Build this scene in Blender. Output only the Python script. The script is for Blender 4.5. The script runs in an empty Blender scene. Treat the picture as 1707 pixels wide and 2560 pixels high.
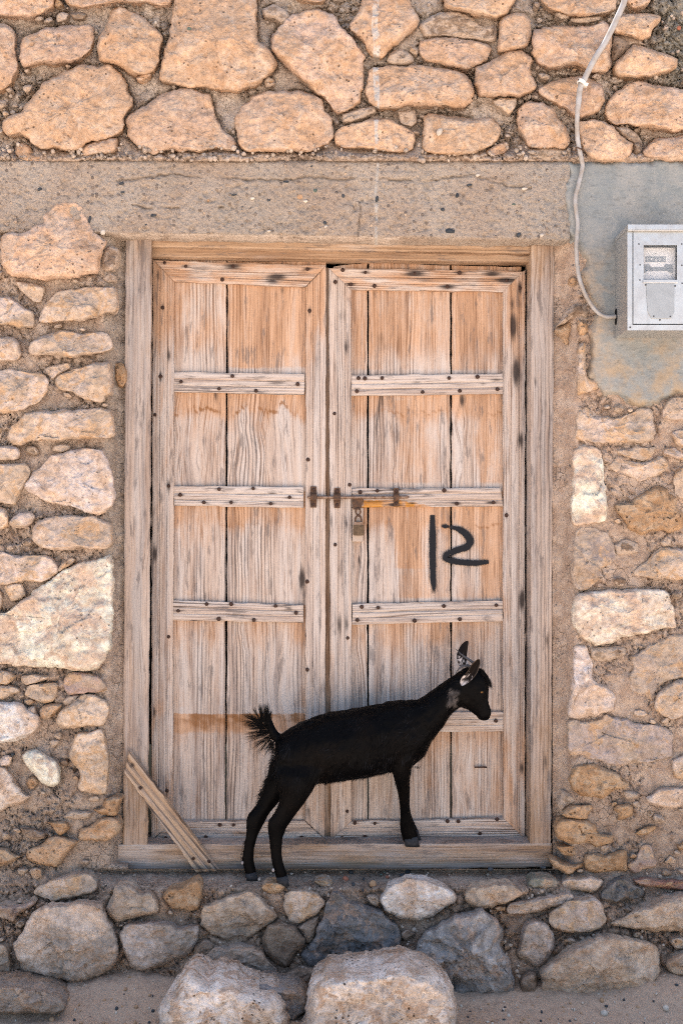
import bpy, bmesh, math, random
import numpy as np
from mathutils import Vector

random.seed(7)
RNG = np.random.default_rng(7)
C = bpy.context.scene.collection
SC = bpy.context.scene

# ------------------------------------------------------------------ camera, light, exposure
S, D, CZ = 0.00125, 3.3, 1.43            # metres per photo pixel on the wall plane, camera distance, camera height
cam_d = bpy.data.cameras.new('camera')
cam_d.sensor_fit = 'VERTICAL'; cam_d.sensor_height = 36.0
cam_d.lens = 36.0 * D / (2560 * S)
cam_d.clip_start = 0.05; cam_d.clip_end = 400
cam = bpy.data.objects.new('camera', cam_d); C.objects.link(cam)
cam.location = (0, -D, CZ); cam.rotation_euler = (math.pi / 2, 0, 0)
SC.camera = cam

SUN_EL, SUN_ROT = math.radians(77), math.radians(14)   # sun high behind the house: the door side lies in open shade
world = bpy.data.worlds.new('World'); SC.world = world; world.use_nodes = True
wn = world.node_tree; wn.nodes.clear()
sky = wn.nodes.new('ShaderNodeTexSky'); sky.sky_type = 'NISHITA'; sky.sun_disc = False
sky.sun_elevation = SUN_EL; sky.sun_rotation = SUN_ROT; sky.altitude = 30; sky.dust_density = 2.0; sky.air_density = 1.0
bg = wn.nodes.new('ShaderNodeBackground'); bg.inputs['Strength'].default_value = 0.068
wo = wn.nodes.new('ShaderNodeOutputWorld')
wn.links.new(sky.outputs[0], bg.inputs[0]); wn.links.new(bg.outputs[0], wo.inputs[0])
sun_d = bpy.data.lights.new('sun', 'SUN'); sun_d.energy = 5.0; sun_d.angle = math.radians(0.5); sun_d.color = (1.0, 0.95, 0.90)
sun = bpy.data.objects.new('sun', sun_d); C.objects.link(sun)
_sv = Vector((math.cos(SUN_EL) * math.sin(SUN_ROT), math.cos(SUN_EL) * math.cos(SUN_ROT), math.sin(SUN_EL)))
sun.rotation_euler = (-_sv).to_track_quat('-Z', 'Y').to_euler(); sun.location = (1, 3, 8)
SC.view_settings.view_transform = 'Standard'; SC.view_settings.look = 'None'
SC.view_settings.gamma = 1; SC.view_settings.use_curve_mapping = False
SC.view_settings.exposure = 2.30
SC.render.engine = 'CYCLES'
SC.cycles.max_bounces = 8; SC.cycles.diffuse_bounces = 4; SC.cycles.use_denoising = False; SC.cycles.use_adaptive_sampling = False; SC.cycles.filter_width = 1.05
SC.cycles.caustics_reflective = False; SC.cycles.caustics_refractive = False

# ------------------------------------------------------------------ small helpers
def W(u, v, y=0.0):
    """photo pixel (u, v) seen at depth y -> world point"""
    k = (D + y) / D
    return ((u - 853.5) * S * k, y, CZ + (1280 - v) * S * k)

def WA(u, v, y):
    u = np.asarray(u, float); v = np.asarray(v, float); y = np.broadcast_to(np.asarray(y, float), u.shape)
    k = (D + y) / D
    return np.stack([(u - 853.5) * S * k, y, CZ + (1280 - v) * S * k], -1)

def sstep(a, b, x):
    t = np.clip((x - a) / (b - a), 0, 1); return t * t * (3 - 2 * t)

def _hash(ix, iy, iz):
    h = (ix.astype(np.int64) * 374761393 + iy.astype(np.int64) * 668265263 + iz.astype(np.int64) * 2147483647 // 7) & 0xffffffff
    h = ((h ^ (h >> 13)) * 1274126177) & 0xffffffff
    h = h ^ (h >> 16)
    return h

def vnoise(p):
    """smooth value noise -1..1, p (n,3)"""
    p = np.asarray(p, float); i = np.floor(p).astype(np.int64); f = p - i
    w = f * f * f * (f * (f * 6 - 15) + 10)
    r = 0
    for dx in (0, 1):
        wx = w[..., 0] if dx else 1 - w[..., 0]
        for dy in (0, 1):
            wy = w[..., 1] if dy else 1 - w[..., 1]
            for dz in (0, 1):
                wz = w[..., 2] if dz else 1 - w[..., 2]
                r = r + wx * wy * wz * (_hash(i[..., 0] + dx, i[..., 1] + dy, i[..., 2] + dz) / 4294967295.0)
    return r * 2 - 1

def fbm(p, sc, octs=4, gain=0.5):
    p = np.asarray(p, float) * sc; a = 1.0; r = 0; n = 0
    for o in range(octs):
        r = r + a * vnoise(p + 17.3 * o); n += a; a *= gain; p = p * 2.03
    return r / n * 1.5

def lumps(p2, sc, seed=0):
    """crumbly rubble: domes of random size in jittered cells, p2 (n,2) -> 0..1"""
    p = np.asarray(p2, float) * sc; i = np.floor(p).astype(np.int64); best = np.zeros(p.shape[:-1])
    z = np.full(p.shape[:-1], seed, np.int64)
    for dx in (-1, 0, 1):
        for dy in (-1, 0, 1):
            cx, cy = i[..., 0] + dx, i[..., 1] + dy
            h1 = _hash(cx, cy, z) / 4294967295.0; h2 = _hash(cx, cy, z + 5) / 4294967295.0; h3 = _hash(cx, cy, z + 9) / 4294967295.0
            d2 = (p[..., 0] - cx - h1) ** 2 + (p[..., 1] - cy - h2) ** 2
            rad = 0.25 + 0.5 * h3
            best = np.maximum(best, np.sqrt(np.maximum(0, 1 - d2 / rad ** 2)) * rad)
    return best

def cells(p2, sc, seed=0):
    """cracked clods: distance to the cell border and a random height per cell"""
    p = np.asarray(p2, float) * sc; i = np.floor(p).astype(np.int64); f1 = np.full(p.shape[0], 9.0); f2 = f1.copy(); h = np.zeros(p.shape[0]); tilt = h.copy(); z = np.full(p.shape[0], seed, np.int64)
    for dx in (-1, 0, 1):
        for dy in (-1, 0, 1):
            cx, cy = i[:, 0] + dx, i[:, 1] + dy
            ox = p[:, 0] - cx - _hash(cx, cy, z) / 4294967295.0; oy = p[:, 1] - cy - _hash(cx, cy, z + 5) / 4294967295.0; d = np.hypot(ox, oy); hh = _hash(cx, cy, z + 9) / 4294967295.0
            tl = ((_hash(cx, cy, z + 13) / 4294967295.0 - .5) * ox + (_hash(cx, cy, z + 17) / 4294967295.0 - .5) * oy) / sc
            nearer = d < f1; f2 = np.where(nearer, f1, np.minimum(f2, d)); h = np.where(nearer, hh, h); tilt = np.where(nearer, tl, tilt); f1 = np.where(nearer, d, f1)
    return f2 - f1, h, tilt

def sdf(px, poly):
    """signed distance (inside positive) of points (m,2) to polygon (n,2)"""
    a = poly; b = np.roll(poly, -1, 0); out = np.full(len(px), 1e9); ins = np.zeros(len(px), bool)
    for (ax, ay), (bx, by) in zip(a, b):
        ex, ey = bx - ax, by - ay; wx, wy = px[:, 0] - ax, px[:, 1] - ay
        t = np.clip((wx * ex + wy * ey) / (ex * ex + ey * ey + 1e-9), 0, 1)
        out = np.minimum(out, (wx - t * ex) ** 2 + (wy - t * ey) ** 2)
        c = ((ay > px[:, 1]) != (by > px[:, 1])) & (px[:, 0] < (bx - ax) * (px[:, 1] - ay) / (by - ay + 1e-12) + ax)
        ins ^= c
    d = np.sqrt(out); return np.where(ins, d, -d)

def mesh_np(name, verts, faces, smooth=True, mat=None, attrs=None):
    me = bpy.data.meshes.new(name)
    me.from_pydata([tuple(map(float, q)) for q in verts], [], [tuple(int(i) for i in f) for f in faces])
    if smooth:
        me.polygons.foreach_set('use_smooth', [True] * len(me.polygons))
    for an, (typ, arr) in (attrs or {}).items():
        at = me.attributes.new(an, typ, 'POINT'); arr = np.asarray(arr, np.float32)
        at.data.foreach_set({'FLOAT': 'value', 'FLOAT_VECTOR': 'vector', 'FLOAT_COLOR': 'color'}[typ], arr.ravel())
    if mat: me.materials.append(mat)
    me.update(); return me

def link(name, me, parent=None, **props):
    o = bpy.data.objects.new(name, me); C.objects.link(o)
    if parent: o.parent = parent
    for k, v in props.items(): o[k] = v
    return o

def recentre(o):
    """move the origin of a mesh object to the middle of its geometry"""
    me = o.data; n = len(me.vertices); a = np.empty(n * 3); me.vertices.foreach_get('co', a); a = a.reshape(-1, 3)
    c = (a.min(0) + a.max(0)) / 2; me.vertices.foreach_set('co', (a - c).ravel()); me.update()
    w = Vector((0, 0, 0)); q = o.parent
    while q: w += q.location; q = q.parent
    o.location = Vector(c) - w
    return o

def thing(name, label, cat, loc, group=None):
    o = bpy.data.objects.new(name, None); C.objects.link(o); o.location = loc; o.empty_display_size = 0.05
    o['label'] = label; o['category'] = cat
    if group: o['group'] = group
    return o

def part(name, me, parent, **props):
    """mesh given in world coordinates, parented and with its own origin"""
    return recentre(link(name, me, parent, **props))

def grid_faces(nr, nc):
    i = np.arange((nr - 1) * (nc - 1)); r = i // (nc - 1); c = i % (nc - 1)
    a = r * nc + c; return np.stack([a, a + nc, a + nc + 1, a + 1], 1)

def box_arrays(x0, x1, y0, y1, z0, z1, bev=0.0):
    v = [(x, y, z) for x in (x0, x1) for y in (y0, y1) for z in (z0, z1)]
    f = [(0, 1, 3, 2), (4, 6, 7, 5), (0, 4, 5, 1), (2, 3, 7, 6), (0, 2, 6, 4), (1, 5, 7, 3)]
    return v, f

def box_mesh(name, x0, x1, y0, y1, z0, z1, mat, bev=0.0, seg=2):
    bm = bmesh.new(); v, f = box_arrays(x0, x1, y0, y1, z0, z1)
    vs = [bm.verts.new(q) for q in v]
    for q in f: bm.faces.new([vs[i] for i in q])
    bmesh.ops.recalc_face_normals(bm, faces=bm.faces)
    if bev: bmesh.ops.bevel(bm, geom=list(bm.edges), offset=bev, segments=seg, profile=0.5, affect='EDGES')
    me = bpy.data.meshes.new(name); bm.to_mesh(me); bm.free()
    if mat: me.materials.append(mat)
    return me

def prism_mesh(name, pts, depth_vec, mat, bev=0.0):
    """polygon of world points extruded along depth_vec"""
    bm = bmesh.new(); n = len(pts); d = Vector(depth_vec)
    a = [bm.verts.new(p) for p in pts]; b = [bm.verts.new(Vector(p) + d) for p in pts]
    bm.faces.new(a); bm.faces.new(b[::-1])
    for i in range(n): bm.faces.new((a[i], b[i], b[(i + 1) % n], a[(i + 1) % n]))
    bmesh.ops.recalc_face_normals(bm, faces=bm.faces)
    if bev: bmesh.ops.bevel(bm, geom=list(bm.edges), offset=bev, segments=2, profile=0.5, affect='EDGES')
    me = bpy.data.meshes.new(name); bm.to_mesh(me); bm.free()
    if mat: me.materials.append(mat)
    return me

def catmull(pts, n):
    P = np.asarray(pts, float); P = np.vstack([2 * P[0] - P[1], P, 2 * P[-1] - P[-2]]); out = []
    for i in range(1, len(P) - 2):
        for t in np.linspace(0, 1, n, endpoint=False):
            a, b, c, d = P[i - 1:i + 3]
            out.append(0.5 * (2 * b + (c - a) * t + (2 * a - 5 * b + 4 * c - d) * t ** 2 + (3 * b - a - 3 * c + d) * t ** 3))
    out.append(P[-2]); return np.array(out)

def tube_arrays(path, rad, n=10):
    P = np.asarray(path, float); m = len(P); rad = np.broadcast_to(rad, (m,)); V = []; up = np.array([0.13, 0.9, 0.31])
    for i in range(m):
        t = P[min(i + 1, m - 1)] - P[max(i - 1, 0)]; t /= np.linalg.norm(t) + 1e-12
        a = np.cross(t, up); a /= np.linalg.norm(a) + 1e-12; b = np.cross(t, a)
        for k in range(n):
            w = 2 * math.pi * k / n; V.append(P[i] + rad[i] * (math.cos(w) * a + math.sin(w) * b))
    F = [(i * n + k, i * n + (k + 1) % n, (i + 1) * n + (k + 1) % n, (i + 1) * n + k) for i in range(m - 1) for k in range(n)]
    F.append(tuple(range(n))[::-1]); F.append(tuple((m - 1) * n + k for k in range(n)))
    return V, F

# ------------------------------------------------------------------ materials
class NT:
    def __init__(s, name):
        s.m = bpy.data.materials.new(name); s.m.use_nodes = True; s.t = s.m.node_tree; s.t.nodes.clear()
        s.out = s.t.nodes.new('ShaderNodeOutputMaterial'); s.b = s.t.nodes.new('ShaderNodeBsdfPrincipled')
        s.t.links.new(s.b.outputs[0], s.out.inputs[0])
        s.b.inputs['Specular IOR Level'].default_value = 0.16
    def put(s, sock, val):
        if isinstance(val, bpy.types.NodeSocket): s.t.links.new(val, sock)
        elif isinstance(val, (tuple, list)) and len(val) == 3 and sock.type == 'RGBA': sock.default_value = (*val, 1)
        else: sock.default_value = val
    def math(s, op, a, b=0.0, clamp=False):
        n = s.t.nodes.new('ShaderNodeMath'); n.operation = op; n.use_clamp = clamp; s.put(n.inputs[0], a); s.put(n.inputs[1], b); return n.outputs[0]
    def vmath(s, op, a, b=(0, 0, 0)):
        n = s.t.nodes.new('ShaderNodeVectorMath'); n.operation = op; s.put(n.inputs[0], a); s.put(n.inputs[1], b); return n.outputs[0]
    def pos(s):
        return s.t.nodes.new('ShaderNodeNewGeometry').outputs['Position']
    def attr(s, name, out='Vector'):
        n = s.t.nodes.new('ShaderNodeAttribute'); n.attribute_name = name; return n.outputs[out]
    def objcol(s):
        n = s.t.nodes.new('ShaderNodeObjectInfo'); return n.outputs['Color'], n.outputs['Random']
    def noise(s, vec, scale, detail=3, rough=0.55, dist=0.0, out='Fac'):
        n = s.t.nodes.new('ShaderNodeTexNoise'); s.put(n.inputs['Vector'], vec); n.inputs['Scale'].default_value = scale
        n.inputs['Detail'].default_value = detail; n.inputs['Roughness'].default_value = rough; n.inputs['Distortion'].default_value = dist
        return n.outputs[out]
    def voro(s, vec, scale, feature='F1', out='Distance', rnd=1.0):
        n = s.t.nodes.new('ShaderNodeTexVoronoi'); n.feature = feature; s.put(n.inputs['Vector'], vec); n.inputs['Scale'].default_value = scale
        n.inputs['Randomness'].default_value = rnd; return n.outputs[out]
    def wave(s, vec, scale, dist, detail=2, dscale=1.0):
        n = s.t.nodes.new('ShaderNodeTexWave'); n.wave_type = 'BANDS'; n.bands_direction = 'X'; s.put(n.inputs['Vector'], vec)
        n.inputs['Scale'].default_value = scale; n.inputs['Distortion'].default_value = dist; n.inputs['Detail'].default_value = detail
        n.inputs['Detail Scale'].default_value = dscale; return n.outputs['Fac']
    def ramp(s, x, a, b, lo=0.0, hi=1.0):
        n = s.t.nodes.new('ShaderNodeMapRange'); n.interpolation_type = 'SMOOTHSTEP'; s.put(n.inputs[0], x)
        n.inputs[1].default_value = a; n.inputs[2].default_value = b; n.inputs[3].default_value = lo; n.inputs[4].default_value = hi
        return n.outputs[0]
    def mix(s, f, a, b, mode='MIX'):
        n = s.t.nodes.new('ShaderNodeMix'); n.data_type = 'RGBA'; n.blend_type = mode; n.clamp_factor = True
        s.put(n.inputs[0], f); s.put(n.inputs[6], a); s.put(n.inputs[7], b); return n.outputs[2]
    def sep(s, v):
        n = s.t.nodes.new('ShaderNodeSeparateXYZ'); s.put(n.inputs[0], v); return n.outputs
    def bump(s, h, strength, dist, normal=None):
        n = s.t.nodes.new('ShaderNodeBump'); n.inputs['Strength'].default_value = strength; n.inputs['Distance'].default_value = dist
        s.put(n.inputs['Height'], h)
        if normal is not None: s.put(n.inputs['Normal'], normal)
        return n.outputs[0]
    def done(s, col=None, rough=None, normal=None, metal=None):
        if col is not None: s.put(s.b.inputs['Base Color'], col)
        if rough is not None: s.put(s.b.inputs['Roughness'], rough)
        if normal is not None: s.put(s.b.inputs['Normal'], normal)
        if metal is not None: s.put(s.b.inputs['Metallic'], metal)
        return s.m

MORTAR_C = (0.335, 0.262, 0.198)

def drip_mask(n, p):
    """the pale limewash trickle that runs down the wall above and over the lintel"""
    x, y, z = n.sep(p)
    wob = n.noise(p, 9.0, 2)
    cx = n.math('ADD', n.math('MULTIPLY', n.math('SUBTRACT', wob, 0.5), 0.03), 0.108)   # near x = 0.11 m
    d = n.math('ABSOLUTE', n.math('SUBTRACT', x, cx))
    wid = n.ramp(z, 2.50, 2.80, 0.006, 0.013)
    m = n.math('SUBTRACT', 1.0, n.math('DIVIDE', d, wid), clamp=True)
    m = n.ramp(m, 0.1, 0.45)
    zr = n.math('MULTIPLY', n.ramp(z, 2.245, 2.26), n.ramp(z, 3.1, 3.0))
    brk = n.ramp(n.noise(p, 38, 3), 0.36, 0.56)
    return n.math('MULTIPLY', n.math('MULTIPLY', m, zr), brk)

def stone_mat(name, second, third, patch=0.5, speck=0.35, pit=0.25, grain=1.0, vein=0.0, rough=0.92, drip=False):
    n = NT(name); p = n.pos(); oc, rnd = n.objcol()
    sh = n.t.nodes.new('ShaderNodeCombineXYZ'); n.put(sh.inputs[0], n.math('MULTIPLY', rnd, 31.0)); n.put(sh.inputs[2], n.math('MULTIPLY', rnd, 17.0))
    q = n.vmath('ADD', p, sh.outputs[0])
    big = n.noise(q, 9, 5, 0.6, 0.6); mid = n.noise(q, 30, 5, 0.62); fine = n.noise(q, 120, 4, 0.75); fine2 = n.noise(q, 230, 3, 0.75)
    col = n.mix(n.ramp(big, 0.46 - 0.10 * patch, 0.62), oc, second)
    col = n.mix(n.math('MULTIPLY', n.ramp(n.noise(q, 15, 6, 0.65, 1.2), 0.50, 0.60), patch), col, third)
    col = n.mix(1.0, col, n.mix(n.ramp(mid, 0.34, 0.66), (0.86, 0.84, 0.82), (1.09, 1.09, 1.09)), 'MULTIPLY')
    col = n.mix(1.0, col, n.mix(n.ramp(n.noise(q, 65, 4, 0.7), 0.34, 0.64), (0.86, 0.85, 0.84), (1.09, 1.09, 1.09)), 'MULTIPLY')
    dark = n.mix(1.0, col, (0.42, 0.38, 0.35), 'MULTIPLY')
    col = n.mix(n.math('MULTIPLY', n.ramp(fine, 0.53, 0.66), speck), col, dark)
    lite = n.mix(0.5, col, (0.74, 0.68, 0.63))
    col = n.mix(n.math('MULTIPLY', n.ramp(fine2, 0.56, 0.68), speck * 0.7), col, lite)
    stain = n.math('MULTIPLY', n.ramp(n.noise(q, 5.0, 6, 0.7, 0.5), 0.55, 0.72), 0.5)
    col = n.mix(stain, col, n.mix(1.0, col, (0.60, 0.52, 0.46), 'MULTIPLY'))
    pits = n.math('MULTIPLY', n.ramp(n.voro(q, 60), 0.24, 0.08), n.ramp(n.noise(q, 14, 2), 0.50, 0.62))
    pits = n.math('MULTIPLY', pits, pit)
    col = n.mix(pits, col, n.mix(1.0, col, (0.24, 0.19, 0.15), 'MULTIPLY'))
    if vein:
        vn = n.voro(n.vmath('ADD', q, n.vmath('MULTIPLY', n.noise(q, 22, 3, out='Color'), (0.07, 0.07, 0.07))), 13, 'DISTANCE_TO_EDGE')
        col = n.mix(n.math('MULTIPLY', n.ramp(vn, 0.035, 0.0), vein), col, n.mix(1.0, col, (0.45, 0.35, 0.28), 'MULTIPLY'))
    sm = n.attr('smear', 'Fac')
    smf = n.ramp(n.math('ADD', sm, n.math('MULTIPLY', n.math('SUBTRACT', n.noise(q, 34, 5, 0.7), 0.5), 1.5)), 0.42, 0.60)
    mcol = n.mix(n.noise(p, 60, 4), (0.36, 0.28, 0.215), (0.55, 0.45, 0.355))
    col = n.mix(n.math('MULTIPLY', smf, 0.9), col, mcol)
    if drip: col = n.mix(n.math('MULTIPLY', drip_mask(n, p), 0.85), col, (0.52, 0.50, 0.46))
    h = n.math('ADD', n.math('MULTIPLY', n.noise(q, 75, 6, 0.68), 1.0), n.math('MULTIPLY', fine, 0.30 * grain))
    h = n.math('SUBTRACT', h, n.math('MULTIPLY', pits, 1.2))
    return n.done(col, rough, n.bump(h, 0.95, 0.008))

MS = {
 's': stone_mat('sandstone', (0.50, 0.335, 0.215), (0.52, 0.43, 0.345), 0.5, 0.6, 0.7, 1.4, drip=True),
 'l': stone_mat('limestone', (0.43, 0.345, 0.265), (0.50, 0.335, 0.195), 0.75, 0.16, 0.35, 0.5, 0.25, 0.8),
 'w': stone_mat('white_limestone', (0.56, 0.43, 0.325), (0.46, 0.36, 0.29), 0.70, 0.25, 0.55, 0.6, 0.2, 0.85),
 'o': stone_mat('orange_coralstone', (0.36, 0.225, 0.125), (0.45, 0.36, 0.26), 0.55, 0.40, 0.9, 1.4),
 'g': stone_mat('grey_boulderstone', (0.345, 0.285, 0.23), (0.46, 0.305, 0.195), 0.55, 0.28, 0.35, 0.8, 0.3, 0.75),
 'd': stone_mat('dark_chert', (0.20, 0.19, 0.18), (0.40, 0.27, 0.185), 0.55, 0.25, 0.2, 0.6, 0.4, 0.6),
 'b': stone_mat('earthy_stone', (0.19, 0.135, 0.095), (0.27, 0.21, 0.16), 0.5, 0.5, 0.5, 1.4),
 'x': stone_mat('pitted_whitestone', (0.55, 0.455, 0.37), (0.42, 0.275, 0.175), 0.7, 0.40, 1.0, 1.0, 0.0, 0.92),
}
BASEC = {'s': (0.56, 0.402, 0.288), 'l': (0.565, 0.46, 0.375), 'w': (0.70, 0.62, 0.555), 'o': (0.45, 0.30, 0.18),
         'g': (0.48, 0.395, 0.315), 'd': (0.155, 0.150, 0.145), 'b': (0.29, 0.22, 0.16), 'x': (0.74, 0.68, 0.61)}

def mortar_mat():
    n = NT('mortar'); p = n.pos(); base = n.attr('tint', 'Color')
    mid = n.noise(p, 26, 6, 0.65); fine = n.noise(p, 110, 5, 0.78); fine2 = n.noise(p, 240, 3, 0.75)
    col = n.mix(n.ramp(mid, 0.35, 0.68), n.mix(1.0, base, (0.74, 0.70, 0.68), 'MULTIPLY'), n.mix(0.22, base, (0.62, 0.54, 0.45)))
    col = n.mix(n.math('MULTIPLY', n.ramp(fine, 0.54, 0.68), 0.6), col, n.mix(1.0, col, (0.38, 0.34, 0.31), 'MULTIPLY'))
    col = n.mix(n.math('MULTIPLY', n.ramp(fine2, 0.56, 0.66), 0.5), col, n.mix(0.6, col, (0.70, 0.62, 0.52)))
    cell = n.voro(p, 95, 'F1', 'Color'); cr = n.sep(cell)[0]
    chip = n.math('MULTIPLY', n.ramp(n.voro(p, 95), 0.45, 0.30), n.ramp(cr, 0.93, 0.95))
    col = n.mix(n.math('MULTIPLY', chip, 0.8), col, n.mix(n.sep(cell)[1], (0.08, 0.09, 0.10), (0.55, 0.42, 0.30)))
    crack = n.ramp(n.voro(n.vmath('ADD', p, n.vmath('MULTIPLY', n.noise(p, 40, 3, out='Color'), (0.03, 0.03, 0.03))), 30, 'DISTANCE_TO_EDGE'), 0.03, 0.0)
    crack = n.math('MULTIPLY', crack, n.ramp(n.noise(p, 7, 2), 0.47, 0.6))
    col = n.mix(n.math('MULTIPLY', crack, 0.5), col, n.mix(1.0, col, (0.3, 0.26, 0.23), 'MULTIPLY'))
    h = n.math('ADD', n.noise(p, 110, 6, 0.75), n.math('MULTIPLY', fine, 0.6)); h = n.math('SUBTRACT', h, n.math('MULTIPLY', crack, 0.8))
    return n.done(col, 0.95, n.bump(h, 0.9, 0.008))
M_MORTAR = mortar_mat()

def lintel_mat():
    n = NT('lintel_concrete'); p = n.pos(); x, y, z = n.sep(p)
    big = n.noise(p, 5, 5, 0.6, 0.4); fine = n.noise(p, 105, 5, 0.78); fine2 = n.noise(p, 230, 3, 0.75)
    col = n.mix(n.ramp(big, 0.38, 0.64), (0.365, 0.292, 0.23), (0.405, 0.352, 0.295))
    col = n.mix(n.math('MULTIPLY', n.ramp(n.noise(p, 3.2, 4, 0.6), 0.50, 0.62), 0.6), col, (0.33, 0.285, 0.235))
    col = n.mix(n.math('MULTIPLY', n.ramp(n.math('ADD', x, n.math('MULTIPLY', big, 0.12)), 0.60, 0.76), 0.55), col, (0.36, 0.345, 0.315))
    col = n.mix(n.math('MULTIPLY', n.ramp(fine, 0.51, 0.66), 0.75), col, n.mix(1.0, col, (0.40, 0.35, 0.32), 'MULTIPLY'))
    col = n.mix(n.math('MULTIPLY', n.ramp(fine2, 0.55, 0.64), 0.65), col, (0.60, 0.47, 0.34))
    cell = n.sep(n.voro(p, 75, 'F1', 'Color')); chip = n.math('MULTIPLY', n.ramp(n.voro(p, 75), 0.42, 0.30), n.ramp(cell[0], 0.86, 0.88))
    col = n.mix(n.math('MULTIPLY', chip, 0.8), col, n.mix(cell[1], (0.12, 0.10, 0.09), (0.58, 0.44, 0.31)))
    ck = n.attr('crack', 'Fac')
    col = n.mix(n.math('MULTIPLY', ck, 0.6), col, (0.10, 0.075, 0.055))
    rim = n.attr('rim', 'Fac')
    col = n.mix(n.math('MULTIPLY', n.ramp(n.math('MULTIPLY', rim, n.noise(p, 25, 4, 0.7)), 0.30, 0.45), 0.75), col, (0.58, 0.50, 0.42))
    col = n.mix(n.math('MULTIPLY', drip_mask(n, p), 0.8), col, (0.50, 0.48, 0.44))
    h = n.math('ADD', n.noise(p, 90, 6, 0.75), n.math('MULTIPLY', fine, 0.7))
    return n.done(col, 0.95, n.bump(n.math('ADD', h, n.math('MULTIPLY', chip, 0.5)), 1.0, 0.009))
M_LINTEL = lintel_mat()

def plaster_mat():
    n = NT('grey_plaster'); p = n.pos(); x, y, z = n.sep(p)
    big = n.noise(p, 4.5, 6, 0.65, 0.8); mid = n.noise(p, 16, 6, 0.7, 0.5); fine = n.noise(p, 180, 4, 0.7)
    brush = n.noise(n.vmath('MULTIPLY', p, (30.0, 30.0, 95.0)), 1.0, 4, 0.7)
    col = n.mix(n.ramp(big, 0.36, 0.62), (0.225, 0.245, 0.243), (0.28, 0.285, 0.27))
    col = n.mix(n.ramp(mid, 0.45, 0.68, 0, 0.6), col, (0.18, 0.21, 0.217))
    low = n.ramp(n.math('ADD', z, n.math('MULTIPLY', n.math('SUBTRACT', mid, 0.5), 0.5)), 2.12, 1.86)
    col = n.mix(n.math('MULTIPLY', low, n.ramp(n.noise(p, 9, 5, 0.7), 0.40, 0.62)), col, (0.32, 0.258, 0.185))
    left = n.ramp(n.math('ADD', x, n.math('MULTIPLY', n.math('SUBTRACT', mid, 0.5), 0.35)), 0.86, 0.72)
    col = n.mix(n.math('MULTIPLY', left, n.math('MULTIPLY', n.ramp(z, 2.30, 2.15), 0.7)), col, (0.39, 0.29, 0.19))
    col = n.mix(n.math('MULTIPLY', n.ramp(brush, 0.52, 0.68), 0.45), col, n.mix(1.0, col, (0.6, 0.58, 0.55), 'MULTIPLY'))
    col = n.mix(n.math('MULTIPLY', n.ramp(fine, 0.57, 0.7), 0.45), col, n.mix(0.6, col, (0.62, 0.55, 0.44)))
    col = n.mix(n.math('MULTIPLY', n.ramp(fine, 0.42, 0.32), 0.5), col, n.mix(1.0, col, (0.5, 0.46, 0.42), 'MULTIPLY'))
    h = n.math('ADD', n.noise(p, 60, 6, 0.7), n.math('MULTIPLY', brush, 0.4))
    return n.done(col, 0.95, n.bump(h, 0.5, 0.005))
M_PLASTER = plaster_mat()

def sand_mat():
    n = NT('sand'); p = n.pos()
    big = n.noise(p, 3, 5, 0.6); fine = n.noise(p, 330, 4, 0.8); f2 = n.noise(p, 60, 4, 0.7)
    col = n.mix(big, (0.46, 0.375, 0.315), (0.52, 0.43, 0.365))
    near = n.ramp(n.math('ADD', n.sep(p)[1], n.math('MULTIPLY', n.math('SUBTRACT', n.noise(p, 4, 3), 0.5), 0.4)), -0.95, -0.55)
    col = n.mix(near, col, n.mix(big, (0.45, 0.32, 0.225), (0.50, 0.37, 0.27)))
    col = n.mix(n.math('MULTIPLY', n.ramp(f2, 0.48, 0.68), 0.5), col, (0.27, 0.19, 0.14))
    col = n.mix(n.math('MULTIPLY', n.ramp(fine, 0.55, 0.68), 0.6), col, (0.20, 0.155, 0.125))
    col = n.mix(n.math('MULTIPLY', n.ramp(fine, 0.43, 0.33), 0.5), col, (0.58, 0.49, 0.40))
    return n.done(col, 0.95, n.bump(n.math('ADD', f2, n.math('MULTIPLY', fine, 0.6)), 0.8, 0.008))
M_SAND = sand_mat()

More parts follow.
